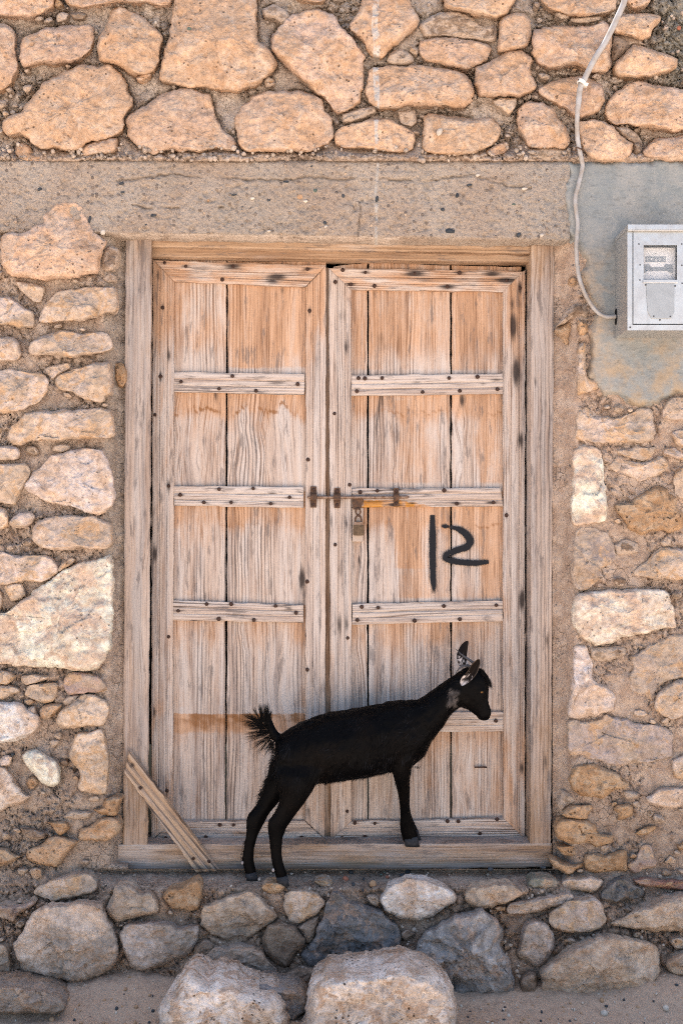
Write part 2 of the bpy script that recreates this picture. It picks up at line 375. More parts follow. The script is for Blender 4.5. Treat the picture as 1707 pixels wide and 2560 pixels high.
def wood_mat(name, tanl=(0.50, 0.325, 0.21), tand=(0.27, 0.145, 0.075), greyl=(0.48, 0.43, 0.388), greyd=(0.125, 0.105, 0.095), contrast=1.0, ring=1.0):
    n = NT(name); g = n.attr('grain'); w = n.attr('wear', 'Color'); a, l, sd = n.sep(g)
    R, G, B = n.sep(w); Rc = n.math('MINIMUM', R, 1.02)
    def cv(x, y, z):
        c = n.t.nodes.new('ShaderNodeCombineXYZ'); n.put(c.inputs[0], x); n.put(c.inputs[1], y); n.put(c.inputs[2], z); return c.outputs[0]
    warp = n.math('MULTIPLY', n.math('SUBTRACT', n.noise(cv(n.math('MULTIPLY', a, 7.0), n.math('MULTIPLY', l, 2.0), sd), 1.0, 2), 0.5), 0.030)
    aw = n.math('ADD', a, warp)
    fibre = n.noise(cv(n.math('MULTIPLY', aw, 230.0), n.math('MULTIPLY', l, 5.0), sd), 1.0, 5, 0.72)
    broad = n.noise(cv(n.math('MULTIPLY', aw, 46.0), n.math('MULTIPLY', l, 1.1), n.math('ADD', sd, 3.0)), 1.0, 3, 0.6)
    rings = n.wave(cv(n.math('MULTIPLY', aw, 1.0), n.math('MULTIPLY', l, 0.05), sd), 30.0 * ring, 2.4, 3, 3.0)
    rings = n.ramp(n.math('ADD', rings, n.math('MULTIPLY', n.math('SUBTRACT', fibre, 0.5), 0.8)), 0.55, 1.0)
    amp = n.ramp(n.noise(cv(n.math('MULTIPLY', aw, 14.0), n.math('MULTIPLY', l, 0.8), n.math('ADD', sd, 9.0)), 1.0, 2), 0.45, 0.58)
    rings = n.math('MULTIPLY', rings, n.math('ADD', 0.06, n.math('MULTIPLY', amp, 0.94)))
    wnz = n.t.nodes.new('ShaderNodeTexWhiteNoise'); wnz.noise_dimensions = '1D'; n.put(wnz.inputs['W'], sd)
    rings = n.math('MULTIPLY', rings, n.ramp(wnz.outputs['Value'], 0.0, 1.0, 0.30, 1.15))
    patch = n.noise(cv(n.math('MULTIPLY', a, 16.0), n.math('MULTIPLY', l, 5.0), n.math('ADD', sd, 5.0)), 1.0, 5, 0.65)
    tan = n.mix(n.ramp(broad, 0.35, 0.66), tanl, n.mix(0.5, tanl, tand))
    tan = n.mix(n.math('MULTIPLY', rings, 0.68 * contrast), tan, tand)
    grey = n.mix(n.ramp(broad, 0.33, 0.66), greyl, n.mix(0.45, greyl, (0.44, 0.30, 0.20)))
    grey = n.mix(n.math('MULTIPLY', rings, 0.80 * contrast), grey, greyd)
    f = n.math('ADD', Rc, n.math('MULTIPLY', n.math('SUBTRACT', patch, 0.5), 1.3))
    f = n.math('ADD', f, n.math('MULTIPLY', n.math('SUBTRACT', fibre, 0.5), 0.7))
    col = n.mix(n.ramp(f, 0.25, 0.85), grey, tan)
    col = n.mix(n.ramp(R, 1.28, 1.5), col, (0.46, 0.215, 0.045))
    # fine dark fibres and black weather blotches drawn along the grain
    col = n.mix(n.math('MULTIPLY', n.ramp(fibre, 0.50, 0.66), 0.72 * contrast), col, n.mix(1.0, col, (0.36, 0.29, 0.25), 'MULTIPLY'))
    col = n.mix(n.math('MULTIPLY', n.ramp(fibre, 0.44, 0.30), 0.35), col, n.mix(0.5, col, (0.66, 0.58, 0.50)))
    streak = n.noise(cv(n.math('MULTIPLY', a, 30.0), n.math('MULTIPLY', l, 2.2), n.math('ADD', sd, 11.0)), 1.0, 4, 0.65)
    col = n.mix(n.math('MULTIPLY', n.ramp(streak, 0.50, 0.68), 0.55), col, n.mix(1.0, col, (0.52, 0.47, 0.46), 'MULTIPLY'))
    col = n.mix(n.math('MULTIPLY', n.ramp(streak, 0.46, 0.30), 0.30), col, (0.60, 0.545, 0.49))
    blot = n.noise(cv(n.math('MULTIPLY', a, 48.0), n.math('MULTIPLY', l, 8.0), n.math('ADD', sd, 7.0)), 1.0, 5, 0.7)
    col = n.mix(n.math('MULTIPLY', n.ramp(blot, 0.55, 0.66), 0.62), col, (0.115, 0.10, 0.095))
    st = n.math('ADD', G, n.math('MULTIPLY', n.math('MULTIPLY', n.math('SUBTRACT', fibre, 0.5), 1.1), n.ramp(G, 0.02, 0.15)))
    col = n.mix(n.math('MULTIPLY', n.ramp(st, 0.28, 0.85), 0.93), col, (0.035, 0.028, 0.026))
    bl = n.math('ADD', B, n.math('MULTIPLY', n.math('MULTIPLY', n.math('SUBTRACT', fibre, 0.5), 1.2), n.ramp(B, 0.02, 0.2)))
    col = n.mix(n.math('MULTIPLY', n.ramp(bl, 0.30, 0.80), 0.80), col, (0.20, 0.088, 0.030))
    h = n.math('SUBTRACT', n.math('SUBTRACT', 1.0, n.math('MULTIPLY', fibre, 0.7)), n.math('MULTIPLY', rings, 0.8))
    return n.done(col, 0.88, n.bump(h, 0.55, 0.003))
M_WOOD = wood_mat('weathered_pine')
M_FRAMEWOOD = wood_mat('frame_pine', (0.36, 0.255, 0.17), (0.25, 0.15, 0.085), (0.365, 0.325, 0.295), (0.15, 0.12, 0.10), 0.7, 0.8)
M_STICK = wood_mat('loose_plank_pine', (0.50, 0.365, 0.245), (0.27, 0.175, 0.105), (0.40, 0.35, 0.305), (0.15, 0.115, 0.085), 1.0, 0.9)
M_OLDWOOD = wood_mat('dark_strip_pine', (0.17, 0.105, 0.062), (0.09, 0.05, 0.03), (0.15, 0.105, 0.075), (0.06, 0.045, 0.035), 0.8, 1.0)

def simple(name, col, rough=0.6, metal=0.0, var=0.25, scale=40, bump=0.2, col2=None):
    n = NT(name); p = n.pos(); a = n.noise(p, scale, 5, 0.65)
    c = n.mix(n.ramp(a, 0.35, 0.68), col, col2 or tuple(x * (1 - var) for x in col))
    return n.done(c, rough, n.bump(n.noise(p, scale * 5, 4, 0.7), bump, 0.002), metal)
M_NAIL = simple('rusty_nail', (0.075, 0.045, 0.035), 0.7, 0.3, 0.5, 200, 0.4)
M_RUST = simple('rusty_iron', (0.13, 0.072, 0.042), 0.75, 0.25, 0.4, 110, 0.6, (0.06, 0.042, 0.034))
M_ROD = simple('worn_iron', (0.26, 0.19, 0.145), 0.55, 0.5, 0.4, 90, 0.4, (0.13, 0.075, 0.045))
M_BRASS = simple('dull_brass', (0.13, 0.09, 0.055), 0.55, 0.4, 0.4, 130, 0.3)
M_CABLE = simple('grey_cable', (0.36, 0.36, 0.355), 0.55, 0.0, 0.25, 30, 0.1, (0.30, 0.265, 0.225))
M_CLIP = simple('white_clip', (0.70, 0.68, 0.62), 0.5, 0, 0.15, 60, 0.1)
M_BLACK = simple('hole_shade_black', (0.008, 0.008, 0.009), 0.9, 0, 0.2)
M_DARKROOM = simple('bare_core', (0.16, 0.125, 0.095), 0.95, 0, 0.3, 12, 0.5)

def galv():
    n = NT('galvanised_steel'); p = n.pos(); x, y, z = n.sep(p)
    sp = n.sep(n.voro(p, 120, 'F1', 'Color'))[0]; a = n.noise(p, 22, 6, 0.7, 0.4); st = n.noise(n.vmath('MULTIPLY', p, (60.0, 60.0, 9.0)), 1.0, 4, 0.65)
    col = n.mix(n.ramp(a, 0.36, 0.66), (0.545, 0.555, 0.54), (0.43, 0.44, 0.435))
    col = n.mix(n.math('MULTIPLY', sp, 0.18), col, (0.60, 0.61, 0.60))
    col = n.mix(n.math('MULTIPLY', n.ramp(st, 0.55, 0.70), 0.25), col, (0.30, 0.29, 0.275))
    return n.done(col, n.ramp(a, 0.3, 0.7, 0.40, 0.54), n.bump(a, 0.06, 0.002), 0.85)
M_GALV = galv()
M_GALV_DULL = simple('dulled_steel_plate', (0.36, 0.385, 0.39), 0.55, 0.6, 0.12, 30, 0.1)
M_DIAL = simple('meter_dial', (0.72, 0.73, 0.73), 0.6, 0, 0.08, 30, 0.02)
M_DIALGREY = simple('meter_grey', (0.25, 0.285, 0.315), 0.6, 0, 0.1, 30, 0.02)
M_DIGIT = simple('meter_digits', (0.78, 0.79, 0.79), 0.6, 0, 0.02, 30, 0.0)
def glass():
    n = NT('dusty_window_glass'); p = n.pos()
    tr = n.t.nodes.new('ShaderNodeBsdfTransparent'); mx = n.t.nodes.new('ShaderNodeMixShader')
    n.put(mx.inputs[0], n.ramp(n.noise(p, 30, 3, 0.6), 0.3, 0.7, 0.08, 0.14))
    n.t.links.new(tr.outputs[0], mx.inputs[1]); n.t.links.new(n.b.outputs[0], mx.inputs[2]); n.t.links.new(mx.outputs[0], n.out.inputs[0])
    return n.done((0.38, 0.42, 0.44), 0.18)
M_GLASS = glass()
def paint():
    n = NT('black_spray_paint'); p = n.pos(); a = n.attr('ink', 'Fac')
    fib = n.noise(n.vmath('MULTIPLY', p, (330.0, 10.0, 26.0)), 1.0, 4, 0.7)
    fac = n.ramp(n.math('ADD', a, n.math('MULTIPLY', n.math('SUBTRACT', fib, 0.5), 0.9)), 0.22, 0.60)
    tr = n.t.nodes.new('ShaderNodeBsdfTransparent'); mx = n.t.nodes.new('ShaderNodeMixShader'); n.put(mx.inputs[0], fac)
    n.t.links.new(tr.outputs[0], mx.inputs[1]); n.t.links.new(n.b.outputs[0], mx.inputs[2]); n.t.links.new(mx.outputs[0], n.out.inputs[0])
    return n.done((0.012, 0.013, 0.016), 0.75)
M_PAINT = paint()
def fur(name):
    n = NT(name); c = n.attr('furcol', 'Color'); p = n.pos()
    c = n.mix(n.math('MULTIPLY', n.noise(p, 45, 4), 0.5), c, n.mix(1.0, c, (0.4, 0.38, 0.4), 'MULTIPLY'))
    n.b.inputs['Specular IOR Level'].default_value = 0.05
    return n.done(c, 0.50)
M_FUR = fur('goat_fur')
M_HORN = simple('goat_horn', (0.085, 0.082, 0.085), 0.5, 0, 0.5, 90, 0.5)
M_HOOF = simple('goat_hoof', (0.030, 0.032, 0.036), 0.6, 0, 0.5, 60, 0.3)
M_EYE = simple('goat_eye', (0.14, 0.07, 0.02), 0.15, 0, 0.3, 300, 0.0)
# ------------------------------------------------------------------ stones of the wall, outlines measured on the photograph
CROP = {'A': (0, 0, .38265), 'B': (500, 0, .38265), 'C': (1107, 0, .38265), 'D': (0, 400, .25510), 'E': (0, 950, .25510), 'F': (0, 1500, .29762),
        'G': (1307, 380, .25510), 'H': (1307, 950, .25510), 'I': (1307, 1500, .29762), 'J': (0, 2100, .38265), 'K': (500, 2100, .38265), 'L': (1107, 2100, .38265), 'N': (0, 0, 1.0)}
# crop, kind, how far it stands out of the mortar (m), mortar smear 0..1, outline
STONES = [
('A','s',.045,.1,"-60,-60 360,-60 350,40 300,80 250,95 210,112 130,108 60,105 -60,98"),
('A','s',.050,.0,"415,-60 1130,-60 1120,30 1040,38 950,12 880,20 760,15 700,28 620,38 540,50 460,35 420,10"),
('A','s',.045,.1,"-80,140 30,155 80,185 105,210 105,330 120,420 115,470 90,500 60,560 30,590 -80,600"),
('A','s',.050,.0,"140,260 200,230 290,185 400,175 500,170 580,155 610,175 610,240 595,320 540,375 480,410 380,420 300,412 220,430 170,445 130,425 125,380 135,320"),
('A','s',.055,.0,"735,60 790,38 840,70 920,95 970,150 1040,200 1060,240 1050,290 1040,420 990,470 930,500 880,500 810,450 740,420 690,415 650,400 645,330 640,250 680,190 715,140"),
('A','s',.020,.1,"890,510 940,480 985,475 985,500 930,535 900,530"),
('N','s',.060,.0,"436,-30 436,38 423,69 425,92 413,119 406,153 398,187 406,203 452,214 501,222 527,220 588,228 645,214 668,191 689,172 691,153 680,130 664,111 643,103 640,69 641,11 638,-30"),
('A','s',.060,.1,"545,420 610,430 680,420 740,430 790,490 830,550 850,620 875,680 850,720 805,750 805,850 770,890 690,910 600,915 550,935 520,980 440,985 370,970 310,975 250,960 210,945 170,890 130,870 60,890 20,860 20,790 60,755 150,730 180,680 240,600 290,540 400,480 480,450"),
('A','s',.045,.38,"820,800 860,740 960,690 1040,620 1110,600 1180,570 1290,580 1310,610 1370,620 1390,700 1400,740 1430,790 1450,850 1510,890 1550,940 1540,985 1470,985 1410,965 1330,990 1200,985 1100,980 1020,1005 950,985 890,940 840,890"),
('A','s',.035,.1,"530,960 570,940 660,915 720,900 765,905 765,990 700,1005 620,1015 540,1025 528,1000"),
('A','s',.025,.35,"105,960 150,935 190,950 215,985 200,1010 300,1020 370,1025 320,1045 210,1055 140,1045 105,1010"),
('B','s',.040,.1,"560,-60 850,-60 800,10 740,15 650,5"),
('B','s',.060,.0,"500,190 560,140 620,90 700,65 780,50 830,85 880,110 910,170 960,220 1010,270 1050,330 1070,380 1065,450 1070,530 1050,610 1045,670 1000,700 940,720 910,738 870,720 840,670 790,620 720,580 680,540 620,480 560,430 500,370 465,310 460,270"),
('B','s',.050,.15,"970,160 1010,110 1050,50 1060,-60 1345,-60 1390,60 1430,130 1390,190 1320,250 1260,310 1230,345 1180,380 1125,375 1090,330 1060,260 1020,220 985,190"),
('N','s',.055,.0,"927,168 952,168 990,165 1032,165 1062,163 1100,170 1141,176 1164,184 1182,207 1184,230 1176,256 1157,270 1134,272 1107,266 1080,265 1055,268 1009,266 978,273 944,270 928,256 915,237 915,207 919,184"),
('B','s',.055,.0,"300,680 360,620 430,595 540,600 650,590 730,610 790,650 820,720 850,770 875,830 860,900 830,930 770,970 700,995 600,985 480,990 400,985 310,1000 265,960 250,890 230,800 235,760"),
('B','s',.045,.25,"890,850 960,820 1040,800 1090,785 1180,775 1250,785 1310,815 1380,850 1405,890 1395,940 1370,990 1290,1000 1210,990 1130,975 1010,965 940,970 880,940 885,890"),
('B','b',.020,.75,"1220,400 1240,350 1300,320 1370,350 1400,400 1350,425 1260,425"),
('B','b',.012,.8,"930,745 1030,715 1140,690 1150,740 1060,770 990,800 930,800"),
('B','b',.014,.8,"1290,730 1400,720 1415,790 1380,830 1310,800"),
('B','b',.016,.75,"410,60 480,30 560,70 590,110 540,160 490,120 420,110"),
('N','s',.055,.0,"1062,291 1074,283 1107,287 1141,291 1184,295 1226,295 1241,306 1254,325 1247,348 1226,364 1191,383 1157,388 1130,390 1107,386 1080,382 1062,379 1055,367 1057,340 1060,310"),
('C','s',.050,.0,"-10,-60 480,-60 470,10 430,60 415,95 350,125 290,105 200,100 130,70 60,65 10,40"),
('N','s',.035,.35,"1047,105 1080,98 1107,95 1150,96 1190,102 1220,112 1229,126 1218,149 1184,165 1164,176 1138,168 1107,161 1062,152 1050,135"),
('N','b',.018,.70,"1050,60 1075,40 1107,30 1145,33 1176,45 1206,69 1232,60 1243,75 1238,105 1215,105 1190,98 1150,92 1107,90 1060,95"),
('C','s',.050,.0,"370,140 400,105 470,85 540,100 575,150 575,200 560,270 530,310 460,330 380,350 350,340 365,270 370,200"),
('C','s',.050,.0,"620,-60 1125,-60 1125,65 1010,90 870,110 820,105 740,75 700,60 650,20"),
('C','b',.014,.75,"740,80 790,65 820,90 820,115 770,125 735,105"),
('C','b',.010,.8,"830,120 930,110 1030,105 1020,130 930,150 840,150"),
('C','s',.055,.05,"585,200 680,180 760,165 850,165 920,170 1000,160 1040,135 1080,155 1100,250 1100,350 1095,450 1060,480 990,465 940,455 870,425 820,430 760,440 660,430 610,400 580,340 578,270"),
('C','s',.045,.15,"1110,180 1150,100 1230,90 1320,85 1420,100 1415,140 1360,190 1355,240 1310,262 1220,235 1110,225"),
('C','s',.040,.2,"1195,-60 1360,-60 1350,20 1280,50 1240,55 1200,10"),
('C','s',.050,.15,"1110,450 1140,390 1190,340 1230,290 1300,305 1370,330 1430,350 1530,380 1530,440 1480,465 1390,490 1330,505 1230,505 1140,500"),
('C','b',.020,.5,"1110,240 1190,230 1280,260 1330,300 1230,285 1190,335 1130,390 1105,400"),
('C','s',.055,.0,"205,440 270,410 340,380 420,340 490,330 540,350 590,385 580,430 560,470 590,520 610,560 600,590 540,610 490,635 400,625 330,630 240,640 215,590 210,520"),
('C','l',.035,.0,"320,655 380,640 480,645 475,690 450,730 425,755 380,710 340,690"),
('C','s',.045,.15,"490,700 560,665 650,670 720,710 740,770 790,810 810,860 830,930 800,975 720,965 620,975 550,955 530,890 490,850 485,790"),
('C','s',.038,.25,"625,570 680,540 770,510 870,500 960,510 1040,560 1050,640 1030,720 980,750 900,765 830,730 740,680 680,650 630,620"),
('C','s',.055,.1,"1060,720 1080,660 1130,600 1190,560 1290,530 1400,550 1500,580 1680,590 1680,840 1500,860 1400,840 1300,830 1200,810 1120,810 1065,780"),
('C','s',.050,.1,"890,800 960,780 1040,790 1100,820 1150,880 1240,940 1225,1000 1180,1060 1090,1060 1010,1055 950,1040 910,960 890,880"),
('C','b',.022,.55,"1120,830 1200,830 1260,870 1300,930 1290,1000 1240,1010 1235,930 1160,880"),
('C','s',.050,.2,"1300,1000 1330,950 1390,910 1500,895 1680,870 1680,1050 1470,1055 1380,1045 1320,1030"),
('C','s',.022,.35,"280,985 340,950 410,920 430,950 400,1000 330,1015 285,1010"),
('C','b',.012,.8,"555,980 680,965 830,980 850,1040 800,1060 600,1040"),
# left pier
('D','s',.062,.05,"20,760 40,720 140,705 240,710 330,650 430,625 420,540 480,490 540,430 620,395 720,410 800,430 830,490 850,580 900,690 960,710 1040,790 1045,840 1010,890 980,960 975,1060 960,1110 900,1125 800,1140 680,1160 560,1175 480,1185 390,1170 260,1150 120,1145 60,1110 30,1040 20,940 20,850"),
('D','l',.030,.0,"150,1185 210,1195 310,1210 440,1240 440,1300 395,1395 340,1390 280,1340 200,1270"),
('D','l',.045,.1,"385,1540 430,1440 500,1370 570,1280 700,1265 860,1245 1130,1250 1155,1350 1150,1450 1120,1500 1050,1490 960,1540 850,1570 700,1590 560,1580 440,1600 395,1580"),
('D','l',.040,.1,"-80,1345 90,1345 150,1380 220,1440 330,1490 340,1560 330,1640 240,1640 190,1655 150,1625 60,1615 -80,1610"),
('D','l',.050,.0,"275,1870 300,1790 370,1740 490,1700 600,1670 720,1680 790,1710 890,1690 1000,1680 1070,1720 1095,1790 1090,1860 1010,1890 880,1900 760,1935 620,1920 480,1910 310,1915"),
('D','l',.045,.0,"-80,1730 60,1735 130,1730 190,1780 200,1860 215,1930 160,1975 90,1960 -80,1970"),
('D','l',.050,.0,"-80,2060 80,2060 200,2060 300,2090 430,2090 480,2150 480,2250 430,2320 350,2390 250,2450 100,2470 -80,2480"),
('D','l',.050,.1,"540,2150 600,2090 690,2060 800,2030 930,1990 1080,1980 1105,2050 1100,2200 1090,2280 1010,2370 900,2365 800,2330 700,2270 580,2250 545,2210"),
('D','l',.020,.55,"440,2050 500,2020 640,1990 700,2000 690,2040 600,2080 520,2150 480,2110"),
('D','o',.025,.2,"1125,1980 1200,1985 1240,2060 1245,2160 1200,2230 1150,2210 1120,2120 1115,2040"),
('D','b',.020,.7,"1020,900 1080,840 1160,870 1165,960 1120,1080 1040,1100 1000,1040 1010,960"),
('D','b',.018,.6,"1010,1160 1080,1110 1130,1130 1120,1190 1060,1200"),
('E','l',.050,.1,"75,520 120,450 200,400 240,320 360,300 500,310 700,290 900,270 1070,290 1110,370 1130,440 1125,540 1050,575 990,560 800,580 600,590 420,590 300,600 190,650 110,635 80,580"),
('E','w',.045,.1,"245,1050 280,980 320,910 410,860 430,810 500,750 580,720 700,700 840,660 970,690 1050,740 1080,800 1085,900 1100,1000 1110,1150 1105,1250 1040,1300 950,1320 850,1300 740,1260 620,1215 520,1220 420,1170 320,1120"),
('E','b',.020,.7,"520,690 540,640 620,620 700,640 680,690 600,715"),
('E','l',.040,.0,"-80,650 100,650 170,660 200,700 185,760 140,790 60,785 -80,785"),
('E','l',.045,.0,"-80,830 100,815 250,810 295,880 275,980 230,1050 180,1150 155,1230 70,1210 -80,1190"),
('E','l',.035,.0,"80,1390 140,1345 200,1300 300,1290 350,1340 330,1390 240,1440 150,1440 100,1415"),
('E','l',.035,.1,"-80,1245 60,1260 85,1330 85,1430 40,1455 -80,1455"),
('E','l',.045,.05,"320,1440 360,1390 450,1350 600,1335 780,1330 900,1340 1000,1370 1085,1420 1090,1520 1100,1620 1020,1655 850,1650 700,1655 550,1660 420,1645 350,1620 320,1550"),
('E','l',.045,.1,"-80,1700 50,1690 130,1720 280,1710 420,1720 510,1750 570,1810 560,1880 500,1930 420,1975 330,1970 200,1980 50,2010 -80,1990"),
('E','l',.030,.0,"580,1830 640,1780 690,1730 740,1755 720,1790 640,1840 590,1880 570,1860"),
('E','l',.032,.0,"45,2020 130,1990 210,1990 240,2060 255,2110 190,2150 110,2165 70,2090"),
('E','l',.030,.0,"-80,2060 10,2070 25,2150 10,2240 -80,2260"),
('N','w',.050,.1,"130,1450 77,1486 46,1511 15,1532 -30,1537 -30,1649 18,1661 60,1665 113,1664 155,1668 190,1676 226,1679 253,1667 268,1640 278,1613 280,1560 281,1500 282,1434 279,1384 242,1399 204,1407 178,1417 153,1432"),
('F','l',.035,.0,"-80,600 70,600 140,640 110,670 60,715 -80,700"),
('F','l',.035,.0,"-80,710 90,720 160,740 170,770 90,800 30,830 -80,835"),
('F','l',.030,.1,"185,640 250,630 330,630 420,640 400,665 310,690 225,715 190,690"),
('F','l',.035,.0,"205,800 240,720 310,705 400,695 485,700 480,780 455,840 390,870 330,850 270,825"),
('F','r',.035,.15,"535,680 560,630 650,610 750,610 830,640 890,700 900,760 820,770 700,790 580,800 545,760"),
('F','l',.042,.1,"475,1040 490,960 540,900 620,870 680,800 800,790 900,850 910,930 890,1030 850,1065 750,1060 640,1075 580,1080 490,1060"),
('F','l',.020,.4,"520,850 570,810 660,800 640,850 600,885 540,880"),
('F','o',.028,.4,"335,940 370,890 440,870 520,870 520,900 470,950 420,990 370,1005 340,985"),
('F','w',.045,.15,"-80,860 100,850 200,880 250,930 310,960 345,1030 330,1070 270,1120 220,1150 100,1185 -80,1210"),
('F','w',.045,.1,"180,1310 240,1260 330,1260 400,1310 470,1350 510,1410 510,1500 490,1555 430,1570 370,1540 300,1480 250,1430 210,1370"),
('F','l',.050,.0,"580,1310 610,1190 650,1130 800,1100 850,1080 885,1140 900,1260 915,1400 910,1540 890,1630 800,1625 665,1610 660,1540 690,1480 660,1420 610,1370"),
('F','w',.040,.25,"-80,1380 60,1410 130,1510 200,1620 270,1650 190,1700 100,1730 40,1770 -80,1790"),
('F','o',.035,.1,"780,1755 870,1740 890,1670 950,1645 1030,1660 1000,1720 990,1800 940,1815 860,1800"),
('F','b',.022,.7,"530,1830 600,1770 700,1770 770,1780 750,1830 690,1840 600,1835"),
('F','o',.040,.05,"655,1990 690,1920 770,1890 830,1840 920,1825 990,1840 1030,1910 1000,1960 930,2010 870,2030 770,2020 690,2020"),
('F','o',.032,.1,"395,1870 490,1860 570,1870 580,1910 550,1960 500,1980 460,1920 440,1890"),
('F','o',.040,.1,"220,2120 280,2070 370,2050 400,2000 480,1980 590,2000 670,2020 640,2060 570,2120 520,2190 470,2250 390,2230 300,2210 230,2170"),
('F','o',.035,.2,"-80,2080 70,2090 110,2130 180,2150 160,2170 100,2200 30,2230 -80,2240"),
('F','b',.026,.45,"165,1910 230,1910 300,1920 380,1950 380,2000 310,2010 230,1990"),
('F','r',.022,.6,"230,910 290,890 310,960 260,1000 230,960"),
# right pier
('N','l',.028,.3,"1443,865 1457,857 1464,862 1463,903 1463,928 1470,948 1494,946 1496,971 1470,977 1442,988 1441,965 1440,950 1440,910"),
('G','o',.022,.3,"450,1240 500,1220 525,1250 520,1290 480,1310 450,1290"),
('G','o',.026,.3,"320,1740 400,1700 470,1640 480,1720 450,1800 440,1900 400,1870 360,1800"),
('G','o',.026,.3,"550,1640 620,1680 630,1750 590,1800 545,1790 530,1700"),
('G','b',.022,.6,"480,1500 560,1480 640,1560 620,1640 540,1600 480,1620 400,1680 340,1700 400,1600"),
('H','l',.028,.38,"510,580 520,450 545,280 650,260 680,360 790,350 900,380 1040,330 1150,270 1250,280 1275,400 1285,500 1260,590 1220,612 1050,612 870,620 750,612 640,590"),
('H','w',.032,.15,"470,780 490,700 550,640 620,630 720,660 770,710 785,850 790,1000 810,1150 820,1250 815,1390 730,1400 640,1420 575,1435 480,1415 475,1250 480,1000 490,880"),
('H','l',.028,.0,"910,680 1010,675 1090,660 1200,655 1310,660 1290,700 1240,760 1180,798 1080,775 990,745 930,720"),
('H','l',.026,.45,"830,840 900,760 1000,780 1100,805 1180,810 1250,790 1330,740 1400,780 1430,860 1350,910 1280,945 1200,960 1180,1000 1100,970 1000,930 880,890"),
('H','o',.035,.2,"895,1230 960,1200 1080,1190 1150,1130 1230,1080 1310,1035 1420,1080 1490,1140 1500,1230 1550,1300 1560,1440 1440,1510 1350,1470 1260,1470 1200,1490 1150,1520 1080,1490 1020,1430 980,1350 930,1290"),
('H','l',.032,.1,"1355,300 1400,200 1480,170 1680,160 1680,385 1500,390 1360,385"),
('H','l',.032,.0,"1440,520 1520,480 1680,470 1680,650 1530,650 1480,620 1470,560"),
('H','l',.030,.0,"1365,710 1400,670 1480,660 1540,700 1600,740 1680,810 1500,770 1400,740"),
('H','l',.036,.0,"1480,920 1540,850 1680,830 1680,1180 1520,1160 1480,1110 1490,1040 1465,980"),
('H','k',.020,.48,"510,1480 600,1440 700,1440 830,1500 840,1560 890,1600 900,1680 920,1750 870,1800 760,1830 740,1960 640,2040 560,2060 490,2040 480,1950 465,1830 480,1700 510,1580"),
('H','l',.030,.15,"1070,1890 1130,1830 1230,1780 1270,1700 1340,1650 1470,1650 1680,1690 1680,1950 1400,1950 1250,1945 1160,1930 1080,1910"),
('N','w',.036,.28,"1432,1498 1450,1481 1496,1475 1537,1475 1588,1473 1639,1473 1669,1478 1677,1503 1684,1537 1692,1568 1685,1573 1658,1568 1631,1577 1611,1586 1575,1586 1551,1595 1527,1607 1489,1615 1468,1604 1450,1589 1435,1562 1430,1530"),
('H','b',.014,.8,"890,1620 1000,1560 1120,1600 1130,1690 1000,1700 930,1710"),
('H','b',.020,.7,"1340,1590 1400,1530 1450,1560 1440,1620 1370,1630"),
('I','w',.028,.40,"420,390 480,375 550,390 550,470 590,520 570,640 600,680 700,720 780,820 760,880 760,930 690,930 620,985 520,980 440,995 375,960 395,800 415,600"),
('I','b',.016,.75,"560,400 700,390 850,390 865,460 740,500 640,515 560,480"),
('I','k',.024,.45,"880,480 1000,420 1100,370 1250,290 1450,280 1450,600 1290,660 1180,690 1120,740 1090,850 1030,800 900,760 890,650 920,570"),
('I','l',.036,.1,"1100,880 1120,790 1200,730 1300,670 1450,700 1450,940 1270,1000 1180,980 1110,920"),
('I','k',.028,.42,"370,1020 430,1000 500,1030 600,1010 680,960 760,980 900,1020 1050,1050 1200,1060 1250,1130 1250,1310 1180,1345 1050,1365 900,1375 780,1385 660,1365 560,1340 480,1305 420,1310 370,1270 365,1150"),
('I','o',.036,.25,"385,1520 410,1420 480,1380 600,1380 700,1420 790,1450 830,1500 890,1540 860,1590 780,1590 720,1640 680,1665 600,1650 480,1640 420,1600"),
('I','w',.034,.1,"1010,1660 1080,1640 1110,1590 1180,1570 1280,1575 1450,1580 1450,1690 1270,1750 1160,1740 1070,1720"),
('I','o',.028,.2,"320,1800 380,1750 440,1720 580,1720 590,1750 540,1800 530,1840 450,1845 380,1830"),
('I','o',.028,.1,"760,1760 800,1715 880,1710 920,1740 915,1810 850,1830 790,1850 800,1790"),
('I','o',.024,.1,"940,1960 980,1930 1040,1910 1100,1890 1115,1920 1050,1960 980,1975"),
('I','o',.036,.15,"265,1920 290,1850 370,1840 450,1850 560,1860 610,1900 620,1960 700,1970 760,1970 750,2030 680,2050 600,2075 560,2040 450,2040 350,2030 280,2000"),
('I','o',.030,.2,"275,2060 340,2060 440,2070 510,2120 480,2150 390,2150 330,2140 300,2100"),
('I','o',.034,.15,"505,2180 540,2120 640,2130 700,2140 760,2110 860,2090 865,2280 760,2270 690,2290 600,2290 530,2260"),
('I','o',.030,.2,"215,2160 280,2180 330,2210 410,2220 500,2200 490,2240 430,2270 420,2300 370,2310 310,2270 250,2230"),
('I','r',.028,.3,"870,2220 940,2180 1000,2060 1060,2060 1110,2150 1115,2240 1020,2260 940,2290 890,2260"),
('I','o',.025,.2,"1290,2060 1370,2020 1450,2030 1450,2110 1300,2100"),
('I','l',.026,.35,"1240,1340 1370,1290 1450,1290 1450,1530 1280,1500 1250,1430"),
('I','b',.018,.7,"290,1720 330,1600 420,1640 470,1690 380,1730 320,1790"),
# footing
('J','l',.045,.05,"225,330 270,300 340,260 400,255 470,230 560,215 620,250 640,280 635,330 590,350 500,375 420,395 350,400 280,380 230,360"),
